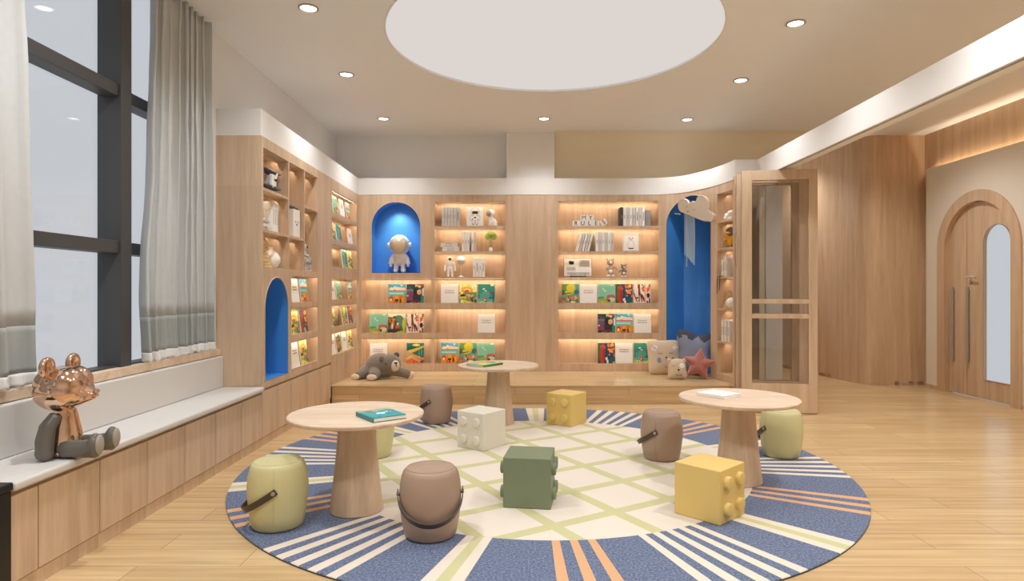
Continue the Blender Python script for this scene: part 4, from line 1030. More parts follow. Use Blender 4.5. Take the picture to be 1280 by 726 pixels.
# letter tiles
def tile(x, z, ch, label, rot=0):
    r = thing('letter_tile', label, 'letter tile', (x, Yb, z), 0, 'letter tiles spelling MY RULES'); r.rotation_euler = (0, rot, 0)
    MB().box(-.042, .042, 0, .05, 0, .073).build('tile_block', CERAM, r, bevel=.002)
    text(ch, .078, INK, 'letter', r, (0, -.0008, .036), (PI/2, 0, 0), bold=0 if ch == 'M' else .0004)
x0 = wx(720, Yb)
for i, ch in enumerate('RULE'): tile(x0+.087*i, 2.083, ch, f'white letter tile {ch} in the lower word')
for i, ch in enumerate('MY'): tile(x0+.043+.06+.087*i, 2.1565, ch, f'white letter tile {ch} in the upper row')
tile(x0+.087*4+.03, 2.103, 'S', 'white letter tile S tilted at the end of the word', rot=-.55)
# bear picture
r, w_, h_ = framed('framed_picture', 'small framed drawing of a white bear on the second right shelf', 'picture', 778.5, 799.3, 291, 1.76, fm=GREYB)
MB().box(-w_/2+.012, w_/2-.012, -.0012, -.0004, .012, h_-.012).build('mat_board', PAPER, r)
m1 = MB(); disc(m1, 0, .082, .043, .058, -.002); disc(m1, 0, .15, .026, .026, -.002)
for s in (-1, 1): disc(m1, s*.022, .17, .009, .009, -.002)
m1.build('bear_outline', INKG, r)
m1 = MB(); disc(m1, 0, .082, .040, .055, -.0026); disc(m1, 0, .15, .0235, .0235, -.0026); m1.build('bear_print', CERAM, r)
m1 = MB(); disc(m1, 0, .148, .008, .008, -.0032)
for s in (-1, 1): disc(m1, s*.012, .16, .003, .003, -.0032)
m1.build('drawn_face', INK, r); m1 = MB(); m1.box(-.034, .034, -.0034, -.003, .03, .042); m1.build('drawn_paws', INK, r)
# open magazine on stand
r = fig('open_magazine', 'open magazine propped on a small black easel, third right shelf', 'magazine', (wx(722.5, 8.17), 8.17, 1.427)); r.rotation_euler = (-.1, 0, 0)
MB().box(-.185, .185, .008, .012, .008, .245).build('cover', PINK, r)
for s in (-1, 1):
    m1 = MB(); vs = []
    for k in range(9):
        t = k/8; x = s*.178*t; y = .006-.010*math.sin(PI*t); vs += [(x, y, .012), (x, y, .238)]
    m1.add(vs, [(2*k, 2*k+2, 2*k+3, 2*k+1) for k in range(8)]); m1.build('page', PAPER, r, smooth=60, fix=False)
m1 = MB()
def vflat(mb, x0, x1, z0, z1, y): mb.box(x0, x1, y-.0006, y, z0, z1)
for i in range(10): vflat(m1, .02, .15, .215-.009*i, .219-.009*i, -.006)
for i in range(5): vflat(m1, -.15, -.03, .125-.009*i, .128-.009*i, -.006)
for i in range(4): vflat(m1, -.14, .15, .055-.009*i, .058-.009*i, -.006)
m1.build('text_lines', INKG, r)
m1 = MB(); disc(m1, -.10, .19, .02, .02, -.0066); disc(m1, -.07, .185, .018, .022, -.0066); disc(m1, -.085, .17, .03, .01, -.0066); m1.build('ink_drawing', INK, r)
r = fig('book_easel', 'tiny black easel with gold prongs holding the open magazine', 'book stand', (wx(722.5, 8.135), 8.135, 1.427))
MB().box(-.105, .105, -.006, .045, 0, .012).build('ledge', BLACK, r, bevel=.001)
for s in (-1, 1): MB().tube([(s*.09, -.004, .01), (s*.09, -.006, .05)], .003, 6).build('prong', GOLD, r)
# two small bears
def toybear(name, x, z, sc, m1_, m2_, label, arm):
    r = fig(name, label, 'figurine', (x, 8.2, z)); r.scale = (sc, sc, sc)
    q = MB(); q.sphere((0, 0, .105), (.042, .034, .055))
    for s in (-1, 1):
        q.tube([(s*.02, 0, .08), (s*.028, 0, .03)], [.02, .018], 10)
        q.tube([(s*.035, 0, .14), (s*.058, -.01, .10)], [.015, .013], 10) if s != arm else q.tube([(s*.035, 0, .14), (s*.075, -.01, .115), (s*.10, -.01, .09)], [.015, .012, .011], 10)
    remesh(q.build('body', m1_, r), .005, 3)
    q = MB(); q.sphere((0, 0, .2), (.052, .044, .046))
    for s in (-1, 1): q.sphere((s*.04, 0, .242), (.016, .011, .016))
    hd_ = remesh(q.build('head', m1_, r), .005, 3)
    MB().sphere((.008, -.038, .192), (.022, .018, .017)).build('muzzle', m2_, hd_, smooth=80)
    MB().sphere((.01, -.056, .198), (.008, .006, .006)).build('nose', INK, hd_, smooth=80)
    for s in (-1, 1):
        MB().sphere((s*.03, -.012, .015), (.024, .034, .016)).build('foot', m2_, r, smooth=80)
        MB().sphere((s*.022, -.04, .212), (.005, .004, .005)).build('eye', INK, hd_, smooth=80)
    MB().sphere((0, -.026, .075), (.026, .014, .026)).build('belly_patch', m2_, r, smooth=80)
toybear('bear_figurine', wx(763, 8.2), 1.427, .96, BEIGEFIG, CERAM, 'taller beige bear figurine with one arm out, third right shelf', 1)
toybear('bear_figurine', wx(779.5, 8.2), 1.427, .66, GREYFIG, CERAM, 'smaller grey bear figurine, third right shelf', -1)

# ---- left unit objects
# biplane
r = fig('toy_biplane', 'slate and white toy biplane on the top left shelf', 'toy', (-2.12, 5.37, 2.08))
q = MB(); q.box(-.13, .04, -.045, .045, .07, .15); q.build('fuselage', GREYB, r, bevel=.01)
q = MB(); q.box(.04, .062, -.052, .052, .062, .158); q.build('nose_plate', CERAM, r, bevel=.004)
for z in (.052, .185): MB().box(-.06, .05, -.20, .20, z, z+.008).build('wing', PLANE, r, bevel=.002)
for y in (-.15, .15):
    for x in (-.03, .03): MB().tube([(x, y, .06), (x, y, .186)], .004, 6).build('strut', PLANE, r)
q = MB(); q.x = Matrix.Translation((.07, 0, .11)) @ Matrix.Rotation(.9, 4, 'X'); q.sphere((0, .045, 0), (.004, .045, .014)); q.sphere((0, -.045, 0), (.004, .045, .014)); q.build('propeller', CERAM, r, smooth=80)
MB().sphere((.074, 0, .11), (.012, .012, .012)).build('propeller_hub', INK, r, smooth=80)
for y in (-.05, .05):
    q = MB(); q.x = Matrix.Translation((.0, y, .022)) @ Matrix.Rotation(PI/2, 4, 'X'); q.lathe([(.022, -.008), (.022, .008)], 20); q.build('wheel', PLANE, r, smooth=30)
q = MB(); q.box(-.004, .004, -.05, .05, .02, .07); q.build('undercarriage', PLANE, r)
MB().box(-.17, -.12, -.06, .06, .12, .126).build('tail_wing', PLANE, r)
# books row 2
gl_ = 'white books on the second left shelf'
for i in range(3):
    r = thing('hardcover_book', f'white spined upright book right of the flat stack, {("near", "middle", "far")[i]} one, top left shelves', 'book', (-2.06, 5.365+.042*i, 1.745), 0, gl_)
    MB().box(-.17, 0, -.018, .018, 0, (.262, .255, .245)[i]).build('cover', WHITEB, r, bevel=.001)
    MB().box(-.166, -.004, -.0145, .0145, .002, (.262, .255, .245)[i]+.0006).build('page_block', PAPER, r)
    MB().box(0, .0008, -.004, .005, .07, .2).build('spine_title', INKG, r)
for i in range(4):
    r = thing('hardcover_book', f'white flat book in the small stack, {("lowest", "second", "third", "topmost")[i]}, top left shelves', 'book', (-2.06+(0, .004, -.006, .0)[i], 5.20, 1.745+.026*i), (0, .04, -.03, .02)[i], gl_)
    c = MB(); c.box(-.15, 0, -.10, .10, 0, .003); c.box(-.15, 0, -.10, .10, .022, .025); c.box(-.003, 0, -.10, .10, .0, .025); c.build('cover', WHITEB, r)
    MB().box(-.147, -.003, -.098, .098, .003, .022).build('page_block', PAPER, r)
    MB().box(0, .0008, -.03, .05, .010, .015).build('spine_title', INKG, r)
# ring tower & vase
def ring_tower(x, y, z, label, sc=1):
    r = fig('ring_tower', label, 'toy', (x, y, z)); r.scale = (sc,)*3; zz = 0
    MB().lathe([(.075, 0), (.075, .012), (.07, .016)], 32).build('base', RINGW, r, smooth=40); zz = .016
    for i in range(6):
        R = .068-.008*i; MB().lathe([(R-.02, zz), (R-.004, zz+.002), (R, zz+.014), (R-.004, zz+.026), (R-.02, zz+.028)], 32).build('ring', RINGW, r, smooth=60); zz += .0285
    MB().sphere((0, 0, zz+.018), (.022, .022, .022)).build('ball_top', RINGW, r, smooth=80)
ring_tower(-2.105, 5.235, 1.44, 'pale wooden ring tower partly behind the bookcase edge, left shelves')
r = fig('round_vase', 'round white bottle vase with one dry sprig', 'vase', (-2.12, 5.46, 1.44))
MB().lathe([(.03, 0), (.055, .015), (.078, .06), (.076, .1), (.05, .14), (.022, .158), (.018, .175), (.024, .188)], 40).build('vase_body', CERAM, r, smooth=60)
MB().tube([(0, 0, .17), (-.01, -.03, .23), (-.03, -.06, .275)], .003, 6).build('sprig', RINGW, r)
MB().sphere((-.03, -.06, .277), .009).build('bud', CERAM, r, smooth=80)
# white face box
r = fig('white_box', 'tall white box with a small drawn face on the left shelves', 'box', (-2.085, 5.90, 1.745))
MB().box(-.10, .035, -.09, .09, 0, .262).build('box_body', CERAM, r, bevel=.002)
q = MB()
for y in (-.03, .035): q.tube([(.036, y-.012, .15), (.036, y, .142), (.036, y+.012, .15)], .0022, 5)
q.build('drawn_eyes', INK, r); q = MB(); q.tube([(.036, -.008, .13), (.036, 0, .11), (.036, .01, .13)], .0022, 5); q.build('drawn_nose', INK, r)
r = fig('toy_car', 'small slate toy lying on top of the white face box', 'toy', (-2.085, 5.88, 2.007))
q = MB(); q.box(-.03, .03, -.07, .07, .008, .022); q.box(-.022, .022, -.04, .03, .022, .034); q.build('body', PLANE, r, bevel=.004)
for y in (-.045, .045):
    for s in (-1, 1):
        k_ = MB(); k_.x = Matrix.Translation((s*.03, y, .01)) @ Matrix.Rotation(PI/2, 4, 'Y'); k_.lathe([(.01, -.004), (.01, .004)], 14); k_.build('wheel', INK, r)
# book stack + bear
for i in range(6):
    r = thing('hardcover_book', f'flat pale book under the toy koala, {("lowest", "second", "third", "fourth", "fifth", "topmost")[i]} of six', 'book', (-2.10+(0, .006, -.004, .004, 0, -.004)[i], 6.24, 1.44+.0235*i), (0, .08, -.05, .03, .1, -.06)[i], 'flat books under the toy koala')
    m = (WHITEB, GREYB, WHITEB, GREYBL, WHITEB, GREYB)[i]
    c = MB(); c.box(-.10, .05, -.085, .085, 0, .0025); c.box(-.10, .05, -.085, .085, .0205, .023); c.box(.047, .05, -.085, .085, 0, .023); c.build('cover', m, r)
    MB().box(-.097, .047, -.083, .083, .0025, .0205).build('page_block', PAPER, r)
    MB().box(.05, .0506, -.03, .04, .009, .014).build('spine_title', INKG, r)
r = fig('toy_koala', 'small grey toy koala sitting on the flat books, left shelves', 'toy', (-2.11, 6.24, 1.582))
q = MB(); q.sphere((0, 0, .04), (.035, .035, .042)); q.sphere((.01, 0, .10), (.036, .04, .034))
for s in (-1, 1): q.sphere((0, s*.038, .125), (.012, .02, .02)); q.tube([(.02, s*.02, .02), (.055, s*.03, .012)], .013, 8)
remesh(q.build('body', GREYFIG if False else GREYB, r), .005, 3)
MB().sphere((.045, 0, .098), (.008, .009, .013)).build('nose', INK, r, smooth=80)
for s in (-1, 1): MB().sphere((.04, s*.016, .112), .004).build('eye', INK, r, smooth=80)

# ---- curved shelf objects
def onR(u, d, z): q = PR.at(u, d); return (q.x, q.y, z)
def rotR(u): n = PR.nrm(u); return math.atan2(n.y, n.x)-PI/2
uc = uE[0]+.12
r = fig('sheep_figurine', 'white crumpled sheep-like figurine on the top curved shelf', 'figurine', onR(uc+.03, .09, 2.06), rotR(uc))
q = MB(); R_ = random.Random(2)
for i in range(12): q.sphere((R_.uniform(-.05, .05), R_.uniform(-.03, .03), R_.uniform(.03, .1)), R_.uniform(.022, .034))
q.sphere((-.05, -.03, .03), (.03, .03, .028)); q.box(-.055, .055, -.03, .03, 0, .04)
remesh(q.build('body', CERAM, r), .006, 3)
r = fig('duck_doll', 'grey headed duck doll in a yellow jacket on the curved shelf', 'plush toy', onR(uc+.03, .09, 1.74), rotR(uc))
q = MB(); q.sphere((0, 0, .08), (.05, .04, .07)); 
for s in (-1, 1): q.tube([(s*.035, 0, .12), (s*.09, -.01, .115), (s*.105, -.015, .09)], [.026, .028, .026], 10)
remesh(q.build('jacket', YELLOW, r), .007, 3)
MB().sphere((0, 0, .19), (.06, .052, .055)).build('head', GREYFIG, r, smooth=80)
MB().sphere((.02, -.055, .172), (.035, .032, .011)).build('bill', YELLOW, r, smooth=80)
q = MB()
for s in (-1, 1): q.tube([(s*.024, 0, .03), (s*.026, -.006, .0)], .015, 8); q.sphere((s*.028, -.022, .008), (.018, .03, .008))
remesh(q.build('legs', GREYFIG, r), .005, 2)
for s in (-1, 1): MB().sphere((s*.02, -.048, .205), .005).build('eye', INK, r, smooth=80)
gr_ = 'books on the curved shelves'
for j, (zs, n_) in enumerate(((1.41, 4), (.66, 5))):
    for i in range(n_):
        u = uE[0]+.075+.037*i; p_ = onR(u, .02, zs)
        r = thing('hardcover_book', f'pale upright book on the {("third","fifth")[j]} curved shelf beside the folding doors, {O[i]} from the left', 'book', p_, rotR(u), gr_)
        hh = (.20, .23, .25, .21, .24)[i] if j == 0 else (.245, .25, .248, .246, .24)[i]
        MB().box(-.017, .017, 0, .15, 0, hh).build('cover', (WHITEB, CREAMF, WHITEB, GREYB, WHITEB)[i], r, bevel=.001)
        MB().box(-.014, .014, .003, .147, .003, hh+.0006).build('page_block', PAPER, r)
        MB().box(-.004, .004, -.0008, 0, hh*.3, hh*.7).build('spine_title', INKG, r)
r = fig('camera_strap', 'thin black strap hanging over the edge of the third curved shelf', 'strap', onR(uE[0]+.03, .0, 1.41), rotR(uE[0]+.05))
q = MB(); q.tube([(.12, .10, .004), (.05, .03, .006), (.0, -.006, .004), (-.012, -.01, -.06), (-.010, -.01, -.2)], .0035, 6); q.tube([(.12, .10, .004), (.08, .01, .008), (.045, -.008, 0), (.04, -.01, -.16)], .0035, 6); q.build('cord', INK, r)
ring_tower(*onR(uE[0]+.115, .08, 1.04), 'pale wooden ring tower on the fourth curved shelf', .85)
r = fig('white_globe', 'white round ball beside the ring tower on the curved shelf', 'ornament', onR(uE[0]+.24, .05, 1.04))
MB().sphere((0, 0, .066), .066, 28, 16).build('ball', CERAM, r, smooth=80); MB().lathe([(.03, 0), (.03, .006)], 24).build('foot_ring', CERAM, r)

# ================================================================== CLOUD & YARN in tall niche
pz = lambda px, py: (px, py)
poly = [(847.2, 256), (848, 251), (851, 248.3), (855, 248), (858.5, 250), (860.5, 254), (863, 252.3), (865.5, 251), (868, 252.6), (870.2, 250), (871, 246.5), (874, 244.2), (878, 244.3), (882, 246.8), (884.6, 251), (885.8, 257), (885.5, 262),
        (887.5, 265), (890.5, 266.2), (892, 269), (891.3, 274), (889, 277), (884, 276.2), (878, 275.8), (872, 273.5), (864, 270), (856, 266.8), (850, 264.3), (847.8, 261)]
u0, u1 = uN
qa, qb = PR.raw(u0), PR.raw(u1); chord = (qb-qa).normalized(); nrm = Vector((-chord.y, chord.x))
org = qa+(qb-qa)*.5-nrm*.16
cl = thing('cloud_sign', 'cream sleepy cloud shaped board hung on the tall blue niche', 'wall decoration', (org.x, org.y, 2.2), math.atan2(chord.y, chord.x))
def toloc(px, py):   # ray-plane with the board plane, returned in its own axes
    dx = (px-CX)/F; t = org.dot(nrm)/(Vector((dx, 1)).dot(nrm)); X = dx*t
    return ((Vector((X, t))-org).dot(chord), CH-(py-363)*t/F-2.2)
pl = [toloc(*p) for p in poly]
MB().prism(pl, 0, .028).build('cloud_board', [CLOUD], cl, bevel=.004)
MB().prism([(x*1.02, z*1.02-.004) for x, z in pl], .028, .04).build('wood_backing', EDGE, cl)
q = MB()
for px, py in ((858.5, 258), (867.5, 262.2)):
    x, z = toloc(px, py); q.tube([(x-.016, -.002, z+.006), (x-.008, -.002, z-.004), (x+.008, -.002, z-.004), (x+.016, -.002, z+.006)], .003, 5)
x, z = toloc(860, 264); q.sphere((x, -.002, z), (.012, .004, .010)); q.build('sleepy_face', INKG, cl, smooth=60)
# hanger
for dx in (-.1, .16): MB().tube([(dx, .04, .0), (dx, .14, .0)], .006, 8).build('standoff', EDGE, cl)
yn = thing('yarn_fringe', 'pale yarn strands hanging from the cloud board', 'yarn fringe', (org.x, org.y, 2.1), math.atan2(chord.y, chord.x))
ks = [(852.5, 319), (854, 320), (855.5, 321), (857, 322.5), (858.5, 324), (860, 326), (861.5, 327.5), (863, 329), (864.3, 331), (854.7, 333)]
for i, (px, pe) in enumerate(ks):
    for k in range(2):
        x, z0 = toloc(px+.5*k, 262+i*.3); _, z1 = toloc(px, pe); z0 += .1; z1 += .1
        MB().tube([(x, .05, z0), (x+.004*math.sin(i*3+k), .055, (z0+z1)/2), (x+.006*math.sin(i*7), .05, z1)], .0042, 5).build('strand', YARN, yn)
yb = thing('blue_yarn_curtain', 'blue yarn strands hanging at the back of the tall niche', 'yarn fringe', (org.x, org.y, 2.1), math.atan2(chord.y, chord.x))
R_ = random.Random(5)
for i in range(34):
    x = -.16+.0135*i; zb = 1.05+R_.uniform(-.15, .5)-2.1
    MB().tube([(x, .44, .12 if abs(x-.06) < .25 else -.02), (x+R_.uniform(-.004, .004), .445, -.5), (x, .44, zb)], .003, 5).build('strand', YARNB, yb)

# ================================================================== CUSHIONS
def pillow_surface(outline, t, n=72, m=14, p=2.6, q=.62):
    """outline(theta)->(x,z) ; returns function & verts of a stuffed shape facing -y"""
    def y(r): return t*max(0, 1-r**p)**q
    mb = MB(); rows = []
    for side in (-1, 1):
        ring0 = len(mb.v); mb.v.append((0, side*y(0), 0))
        for j in range(1, m+1):
            r = j/m
            for i in range(n):
                x, z = outline(2*PI*i/n); mb.v.append((x*r, side*y(r), z*r))
        for i in range(n):
            i2 = (i+1) % n
            mb.f.append((ring0, ring0+1+i, ring0+1+i2) if side < 0 else (ring0, ring0+1+i2, ring0+1+i)); mb.m.append(0)
            for j in range(m-1):
                a = ring0+1+j*n; f = (a+i, a+n+i, a+n+i2, a+i2); mb.f.append(f if side < 0 else f[::-1]); mb.m.append(0)
    return mb
def radial_y(outline, t, x, z, p, q):
    th = math.atan2(z, x) % (2*PI); best = None
    X, Z = outline(th); a = math.atan2(Z, X)
    R = math.hypot(X, Z); r = min(1, math.hypot(x, z)/max(R, 1e-5)); return -t*max(0, 1-r**p)**q
def square_outline(w, h, pinch=.06, e=5):
    def f(t):
        c, s = math.cos(t), math.sin(t); r = (abs(c)**e+abs(s)**e)**(-1/e); pn = 1-pinch*(math.cos(4*t)*.5+.5)
        return (w*c*r*pn, h*s*r*pn)
    return f
# note: square_outline angle is parametric for w=h, good enough for placing features
def bear_outline(t):
    c, s = math.cos(t), math.sin(t)
    if s >= 0: r = (abs(c)**2.8+abs(s)**2.8)**(-1/2.8)
    else: r = (abs(c)**6+abs(s)**6)**(-1/6)
    w = .108 if s > 0 else .108+.012*min(1, -s*1.3)
    return (w*c*r, (.125 if s > 0 else .11)*s*r)
def star_outline(t):
    a = (t-PI/2) % (2*PI/5); a = min(a, 2*PI/5-a)
    ro, ri = .205, .10; k = a/(PI/5)
    # line between tip and valley, rounded
    P0 = (ro, 0); P1 = (ri*math.cos(PI/5), ri*math.sin(PI/5))
    dx, dy = P1[0]-P0[0], P1[1]-P0[1]; ta = math.tan(a) if a < PI/2 else 0
    s_ = (P0[0]*ta)/(dy-dx*ta) if abs(dy-dx*ta) > 1e-9 else 0
    r = math.hypot(P0[0]+dx*s_, P0[1]+dy*s_); r = min(r, ro*.93-.0*k)+.006
    return (r*math.cos(t), r*math.sin(t))
def feat_disc(x, z, rx, rz, surf, off=.0025, n=20, rings=3):
    mb = MB(); vs = [(x, surf(x, z)-off, z)]; fs = []
    for j in range(1, rings+1):
        for i in range(n):
            a = 2*PI*i/n; X, Z = x+rx*j/rings*math.cos(a), z+rz*j/rings*math.sin(a); vs.append((X, surf(X, Z)-off, Z))
    for i in range(n):
        i2 = (i+1) % n; fs.append((0, 1+i, 1+i2))
        for j in range(rings-1): b = 1+j*n; fs.append((b+i, b+n+i, b+n+i2, b+i2))
    mb.add(vs, fs); return mb
def feat_line(pts, surf, r=.0025, mb=None):
    mb = mb or MB(); mb.tube([(x, surf(x, z)-.001, z) for x, z in pts], r, 5); return mb
def place(t, x, y, z, rz, lean): t.location = (x, y, z); t.rotation_euler = (-lean, 0, rz)
# face cushion
SQ = square_outline(.212, .215, .03, 9); T_ = .07
t = thing('bear_face_cushion', 'square beige cushion with an embroidered sleepy bear face', 'cushion')
pillow_surface(SQ, T_).build('cushion_body', CUSH, t, smooth=80)
sf = lambda x, z: radial_y(SQ, T_, x, z, 2.6, .62)
for s in (-1, 1): feat_disc(s*.092, -.045, .026, .036, sf).build('cheek_patch', GREYBL, t, smooth=60)
q = MB()
for s in (-1, 1):
    feat_line([(s*.07-.026, .05), (s*.07-.012, .038), (s*.07+.012, .038), (s*.07+.026, .05)], sf, .002, q)
    for k in (-.016, 0, .016): feat_line([(s*.07+k, .037), (s*.07+k*1.4, .028)], sf, .0015, q)
feat_line([(0, -.02), (0, -.13)], sf, .002, q); feat_line([(-.028, -.118), (-.01, -.134), (.01, -.134), (.028, -.118)], sf, .002, q)
q.build('embroidery', INK, t); feat_disc(0, -.012, .011, .009, sf, .004).build('nose', INK, t)
for s in (-1, 1):
    feat_disc(s*.135, .11, .036, .036, sf, .002).build('ear_patch', CERAM, t, smooth=60)
    q = MB()
    for k in (-.02, -.007, .006, .019): feat_line([(s*.135+k-.01, .135), (s*.135+k+.01, .085)], sf, .003, q)
    q.build('ear_stripes', INK, t)
place(t, wx(830, 7.86), 7.86, .205+.213, math.radians(8), .22)
# small bear cushion
t = thing('small_bear_cushion', 'small beige bear shaped cushion with a bow tie', 'cushion')
pillow_surface(bear_outline, .05).build('cushion_body', CUSH, t, smooth=80)
sf = lambda x, z: radial_y(bear_outline, .05, x, z, 2.6, .62)
for s in (-1, 1): MB().sphere((s*.085, 0, .105), (.026, .014, .024)).build('ear', CUSH, t, smooth=80)
feat_disc(.045, .04, .034, .032, sf).build('eye_patch', CERAM, t, smooth=60)
q = MB()
for s in (-.055, .045): feat_line([(s-.014, .042), (s, .032), (s+.014, .042)], sf, .002, q)
feat_line([(0, -.015), (0, -.04)], sf, .0018, q); q.build('embroidery', INK, t); feat_disc(0, -.008, .013, .010, sf, .004).build('nose', INK, t)
q = MB(); q.prism([(-.036, -.085), (0, -.072), (.036, -.085), (.036, -.055), (0, -.066), (-.036, -.055)], -.052, -.046); q.build('bow_tie', GREYBL, t)
place(t, wx(846.5, 7.40), 7.40, .205+.118, math.radians(4), .16)
# star
t = thing('star_cushion', 'dusty pink star shaped cushion at the foot of the tall niche', 'cushion')
pillow_surface(star_outline, .065, n=100).build('cushion_body', PINK, t, smooth=80)
MB().tube([(star_outline(2*PI*i/100)[0], 0, star_outline(2*PI*i/100)[1]) for i in range(100)], .004, 6, closed=True).build('piping', PIPING, t, smooth=80)
place(t, wx(873.5, 7.46), 7.46, .205+.17, math.radians(-22), .2); t.scale = (.96,)*3; t.rotation_euler[1] = .12
# big blue-grey pillow with dark top
BG = square_outline(.275, .28, .17, 9)
t = thing('large_floor_pillow', 'large blue-grey pillow with a dark crumpled top edge in the tall niche', 'cushion')
q = pillow_surface(BG, .10)
q.m = [1 if (sum(q.v[i][2] for i in f)/len(f)) > .17+.03*math.sin(40*q.v[f[0]][0]) else 0 for f in q.f]
q.build('cushion_body', [CUSHB, CUSHD], t, smooth=80, fix=False)
place(t, wx(868.5, 7.83), 7.83, .235+.24, math.radians(-35), .22); t.rotation_euler[1] = .10

# ================================================================== PLUSH BEAR on the platform
s_ = .00954
t = thing('plush_bear', 'big grey plush bear lying on the platform below the picture books', 'plush toy', (-1.565, 7.5, .205))
q = MB()
q.sphere((-.06, .05, .15), (.175, .15, .145)); q.sphere((-.17, .05, .085), (.13, .13, .09)); q.sphere((.07, .0, .165), (.135, .125, .125)); q.sphere((-.02, .04, .09), (.2, .13, .085))
q.tube([(.10, -.02, .10), (.2, -.03, .075), (.31, -.04, .05)], [.07, .055, .05], 14)
q.tube([(-.10, -.04, .09), (-.08, -.14, .06), (-.09, -.2, .045)], [.075, .06, .048], 14)
q.tube([(-.22, .0, .08), (-.26, -.09, .055), (-.29, -.14, .042)], [.075, .058, .045], 14)
remesh(q.build('body', PLUSH, t), .009, 6)
MB().sphere((.145, -.075, .155), (.055, .055, .068), rot=Matrix.Rotation(.4, 3, 'Z')).build('muzzle', CREAMP, t, smooth=80)
q = MB(); q.sphere((.165, -.125, .195), (.022, .012, .010)); q.tube([(.17, -.13, .19), (.172, -.128, .15)], .004, 6); q.build('nose', INK, t, smooth=80)
q = MB(); q.tube([(.035, -.117, .19), (.05, -.122, .178), (.065, -.12, .188)], .005, 6); q.build('closed_eye', INK, t)
q = MB(); q.sphere((-.01, -.095, .245), (.028, .02, .034)); q.build('ear', PLUSH, t, smooth=80)
q = MB(); q.sphere((.145, .02, .272), (.036, .02, .034)); q.build('ear', PLUSHD, t, smooth=80)
MB().sphere((-.095, -.232, .042), (.06, .022, .036)).build('paw_sole', CREAMP, t, smooth=80)
MB().sphere((-.30, -.175, .040), (.055, .022, .034), rot=Matrix.Rotation(-.3, 3, 'Z')).build('paw_sole', CREAMP, t, smooth=80)
MB().sphere((.345, -.045, .045), (.022, .036, .038), rot=Matrix.Rotation(-.3, 3, 'Z')).build('paw_sole', CREAMP, t, smooth=80)

# ================================================================== GOLDEN BEAR on the bench
t = thing('bear_statue', 'seated bear statue with a rose gold head and grey limbs on the bench', 'statue', (-2.09, 2.92, .485), math.radians(6))
q = MB()       # faces +x
q.sphere((-.005, 0, .300), (.118, .130, .094), 32, 20); q.sphere((.085, 0, .280), (.055, .05, .036)); q.sphere((.055, 0, .285), (.07, .09, .058))
for sx in (-.022, .022):
    for sy in (-.035, .035): q.sphere((sx-.005, sy, .335), (.082, .082, .080), 28, 18)
hd = remesh(q.build('head', GOLD, t), .006, 8)
for s in (-1, 1):
    e_ = MB(); e_.x = Matrix.Translation((-.02, s*.098, .418)) @ Matrix.Rotation(-s*.3, 4, 'X') @ Matrix.Rotation(PI/2, 4, 'Y')
    e_.lathe([(.0005, -.016), (.03, -.018), (.045, -.010), (.049, 0), (.045, .010), (.038, .013), (.028, .006), (.0005, .002)], 32, cap=False); e_.build('ear', GOLD, hd, smooth=70)
q = MB(); q.sphere((.138, 0, .296), (.011, .018, .011))
for k in (-.012, 0, .012): q.sphere((.134, k, .276), .007)
q.build('nose', GOLD, hd, smooth=80)
q = MB(); q.lathe([(.075, 0), (.078, .02), (.07, .09), (.055, .16), (.045, .20), (.042, .24)], 32, (.0, 0, .012)); remesh(q.build('torso', GOLD, t), .006, 4)
for s in (-1, 1):
    q = MB(); q.tube([(-.005, s*.055, .20), (-.025, s*.085, .15), (-.03, s*.098, .09), (-.03, s*.10, .035)], [.026, .034, .038, .036], 18); q.sphere((-.03, s*.10, .036), (.038, .037, .036))
    remesh(q.build('arm', GREYG, t), .006, 5)
    q = MB(); q.tube([(.02, s*.045, .042), (.10, s*.062, .042), (.155, s*.07, .045)], [.042, .040, .042], 18); q.sphere((.168, s*.072, .058), (.028, .042, .058))
    lg = remesh(q.build('leg', GREYG, t), .006, 5)
    q = MB(); q.sphere((.188, s*.072, .062), (.012, .032, .046)); q.build('foot_sole', GREYBAR, lg, smooth=80)

# ================================================================== LIGHTS
DL = [(-1.5, 4.56), (-1.60, 5.96), (-1.57, 7.49), (.343, 7.49), (2.06, 7.53), (2.198, 6.126), (2.15, 4.82), (-1.5, 2.9), (2.15, 3.2), (-1.4, 1.2), (2.1, 1.4), (.4, 1.3)]
dn = ['recessed downlight nearest the window curtain', 'second recessed downlight from the window', 'recessed downlight at the back left corner of the ceiling', 'recessed downlight in front of the white column', 'recessed downlight at the back right above the curved bookcase', 'recessed downlight on the right, second from the back', 'large looking recessed downlight at the upper right'] + ['recessed downlight outside the picture towards the viewer']*5
for i, (x, y) in enumerate(DL):
    t = thing('recessed_downlight', dn[i], 'ceiling light', (x, y, ZC), 0, 'recessed ceiling downlights' if i < 7 else 'recessed ceiling downlights outside the picture')
    MB().lathe([(.055, -.001), (.072, -.001), (.074, -.006), (.06, -.010), (.056, -.004)], 36, cap=False).build('trim_ring', GREYBAR, t, smooth=50)
    MB().lathe([(.056, -.0035), (.0005, -.0035)], 32, cap=False).build('lens', LAMP, t)
    L = bpy.data.lights.new('spot_lamp', 'SPOT'); L.energy = 62 if i < 7 else 125; L.color = (.97, .985, 1); L.spot_size = math.radians(128 if i < 7 else 150); L.spot_blend = 1; L.shadow_soft_size = .06  # unseen lamps towards the viewer run stronger as front fill
    lo = bpy.data.objects.new('spot_lamp', L); COL.objects.link(lo); lo.parent = t; lo.location = (0, 0, -.03)
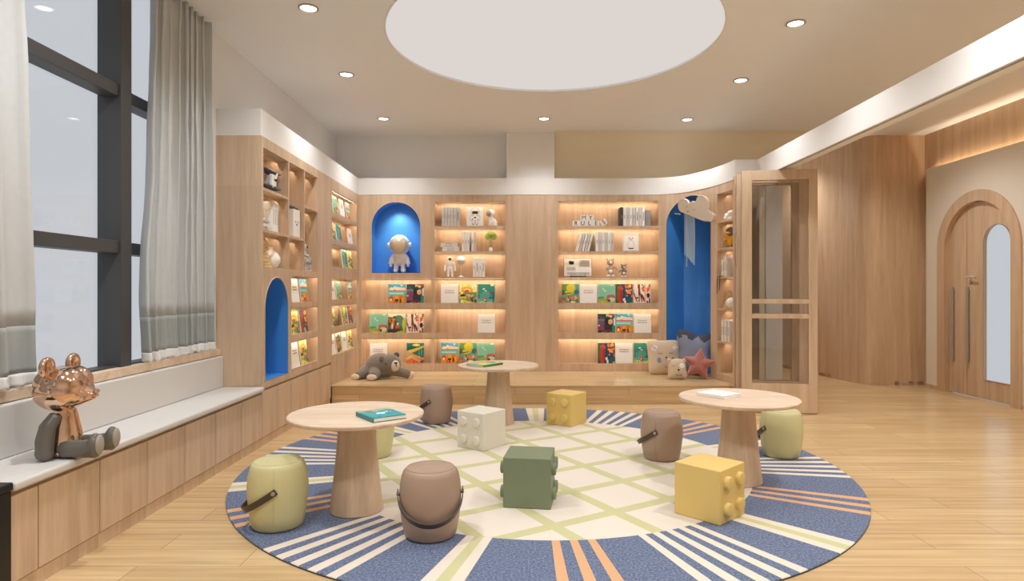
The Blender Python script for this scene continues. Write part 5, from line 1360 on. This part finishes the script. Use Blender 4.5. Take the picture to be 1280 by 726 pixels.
for (x, y, e) in ((4.2, 7.0, 115), (4.0, 9.6, 90), (4.2, 4.5, 105), (4.2, 2.0, 80)):  # unseen lamps added to brighten the hall
    t = thing('recessed_downlight', 'recessed downlight in the hall, outside the picture', 'ceiling light', (x, y, ZC), 0, 'hall downlights outside the picture')
    MB().lathe([(.055, -.001), (.072, -.001), (.074, -.006), (.06, -.010), (.056, -.004)], 36, cap=False).build('trim_ring', GREYBAR, t, smooth=50)
    MB().lathe([(.056, -.0035), (.0005, -.0035)], 32, cap=False).build('lens', LAMP, t)
    L = bpy.data.lights.new('spot_lamp', 'SPOT'); L.energy = e; L.color = (1, .96, .92); L.spot_size = math.radians(140); L.spot_blend = .9; L.shadow_soft_size = .08
    lo = bpy.data.objects.new('spot_lamp', L); COL.objects.link(lo); lo.parent = t; lo.location = (0, 0, -.03)
# small spot and housing added in the astronaut niche to light its back
def niche_spot(loc, tgt, e, name, label):
    t = thing(name, label, 'light', loc)
    MB().lathe([(.018, 0), (.022, -.004), (.018, -.008)], 20).build('lamp_housing', STEEL, t, smooth=40)
    L = bpy.data.lights.new('spot_lamp', 'SPOT'); L.energy = e; L.color = (1, .95, .88); L.spot_size = math.radians(95); L.spot_blend = .9; L.shadow_soft_size = .02
    lo = bpy.data.objects.new('spot_lamp', L); COL.objects.link(lo); lo.parent = t; lo.location = (0, 0, -.02)
    d = Vector(tgt)-Vector(loc); lo.rotation_euler = d.to_track_quat('-Z', 'Y').to_euler()
niche_spot((wx(495, 8.16), 8.15, 2.388), (wx(500, 8.3), 8.34, 1.9), 15, 'niche_spotlight', 'small spotlight in the top of the astronaut niche')

# world: overcast daylight outside the window
W = bpy.data.worlds.new('sky'); SC.world = W; W.use_nodes = True
bg = W.node_tree.nodes['Background']; bg.inputs[0].default_value = (.595, .62, .65, 1); bg.inputs[1].default_value = 1.0

# ================================================================== CAMERA
cam = bpy.data.cameras.new('camera'); co = bpy.data.objects.new('camera', cam); COL.objects.link(co)
co.location = (0, 0, CH); co.rotation_euler = (PI/2, 0, 0)
cam.sensor_width = 36; cam.lens = 36*F/1280; cam.shift_x = -(CX-640)/1280; cam.shift_y = 0; cam.clip_start = .05
SC.camera = co
SC.view_settings.view_transform = 'Standard'; SC.view_settings.look = 'None'; SC.view_settings.gamma = 1; SC.view_settings.exposure = 0
SC.view_settings.use_curve_mapping = False
SC.cycles.max_bounces = 8; SC.cycles.diffuse_bounces = 5; SC.cycles.caustics_reflective = False; SC.cycles.caustics_refractive = False
SC.cycles.use_denoising = True; SC.cycles.use_light_tree = True; SC.cycles.sample_clamp_indirect = 4
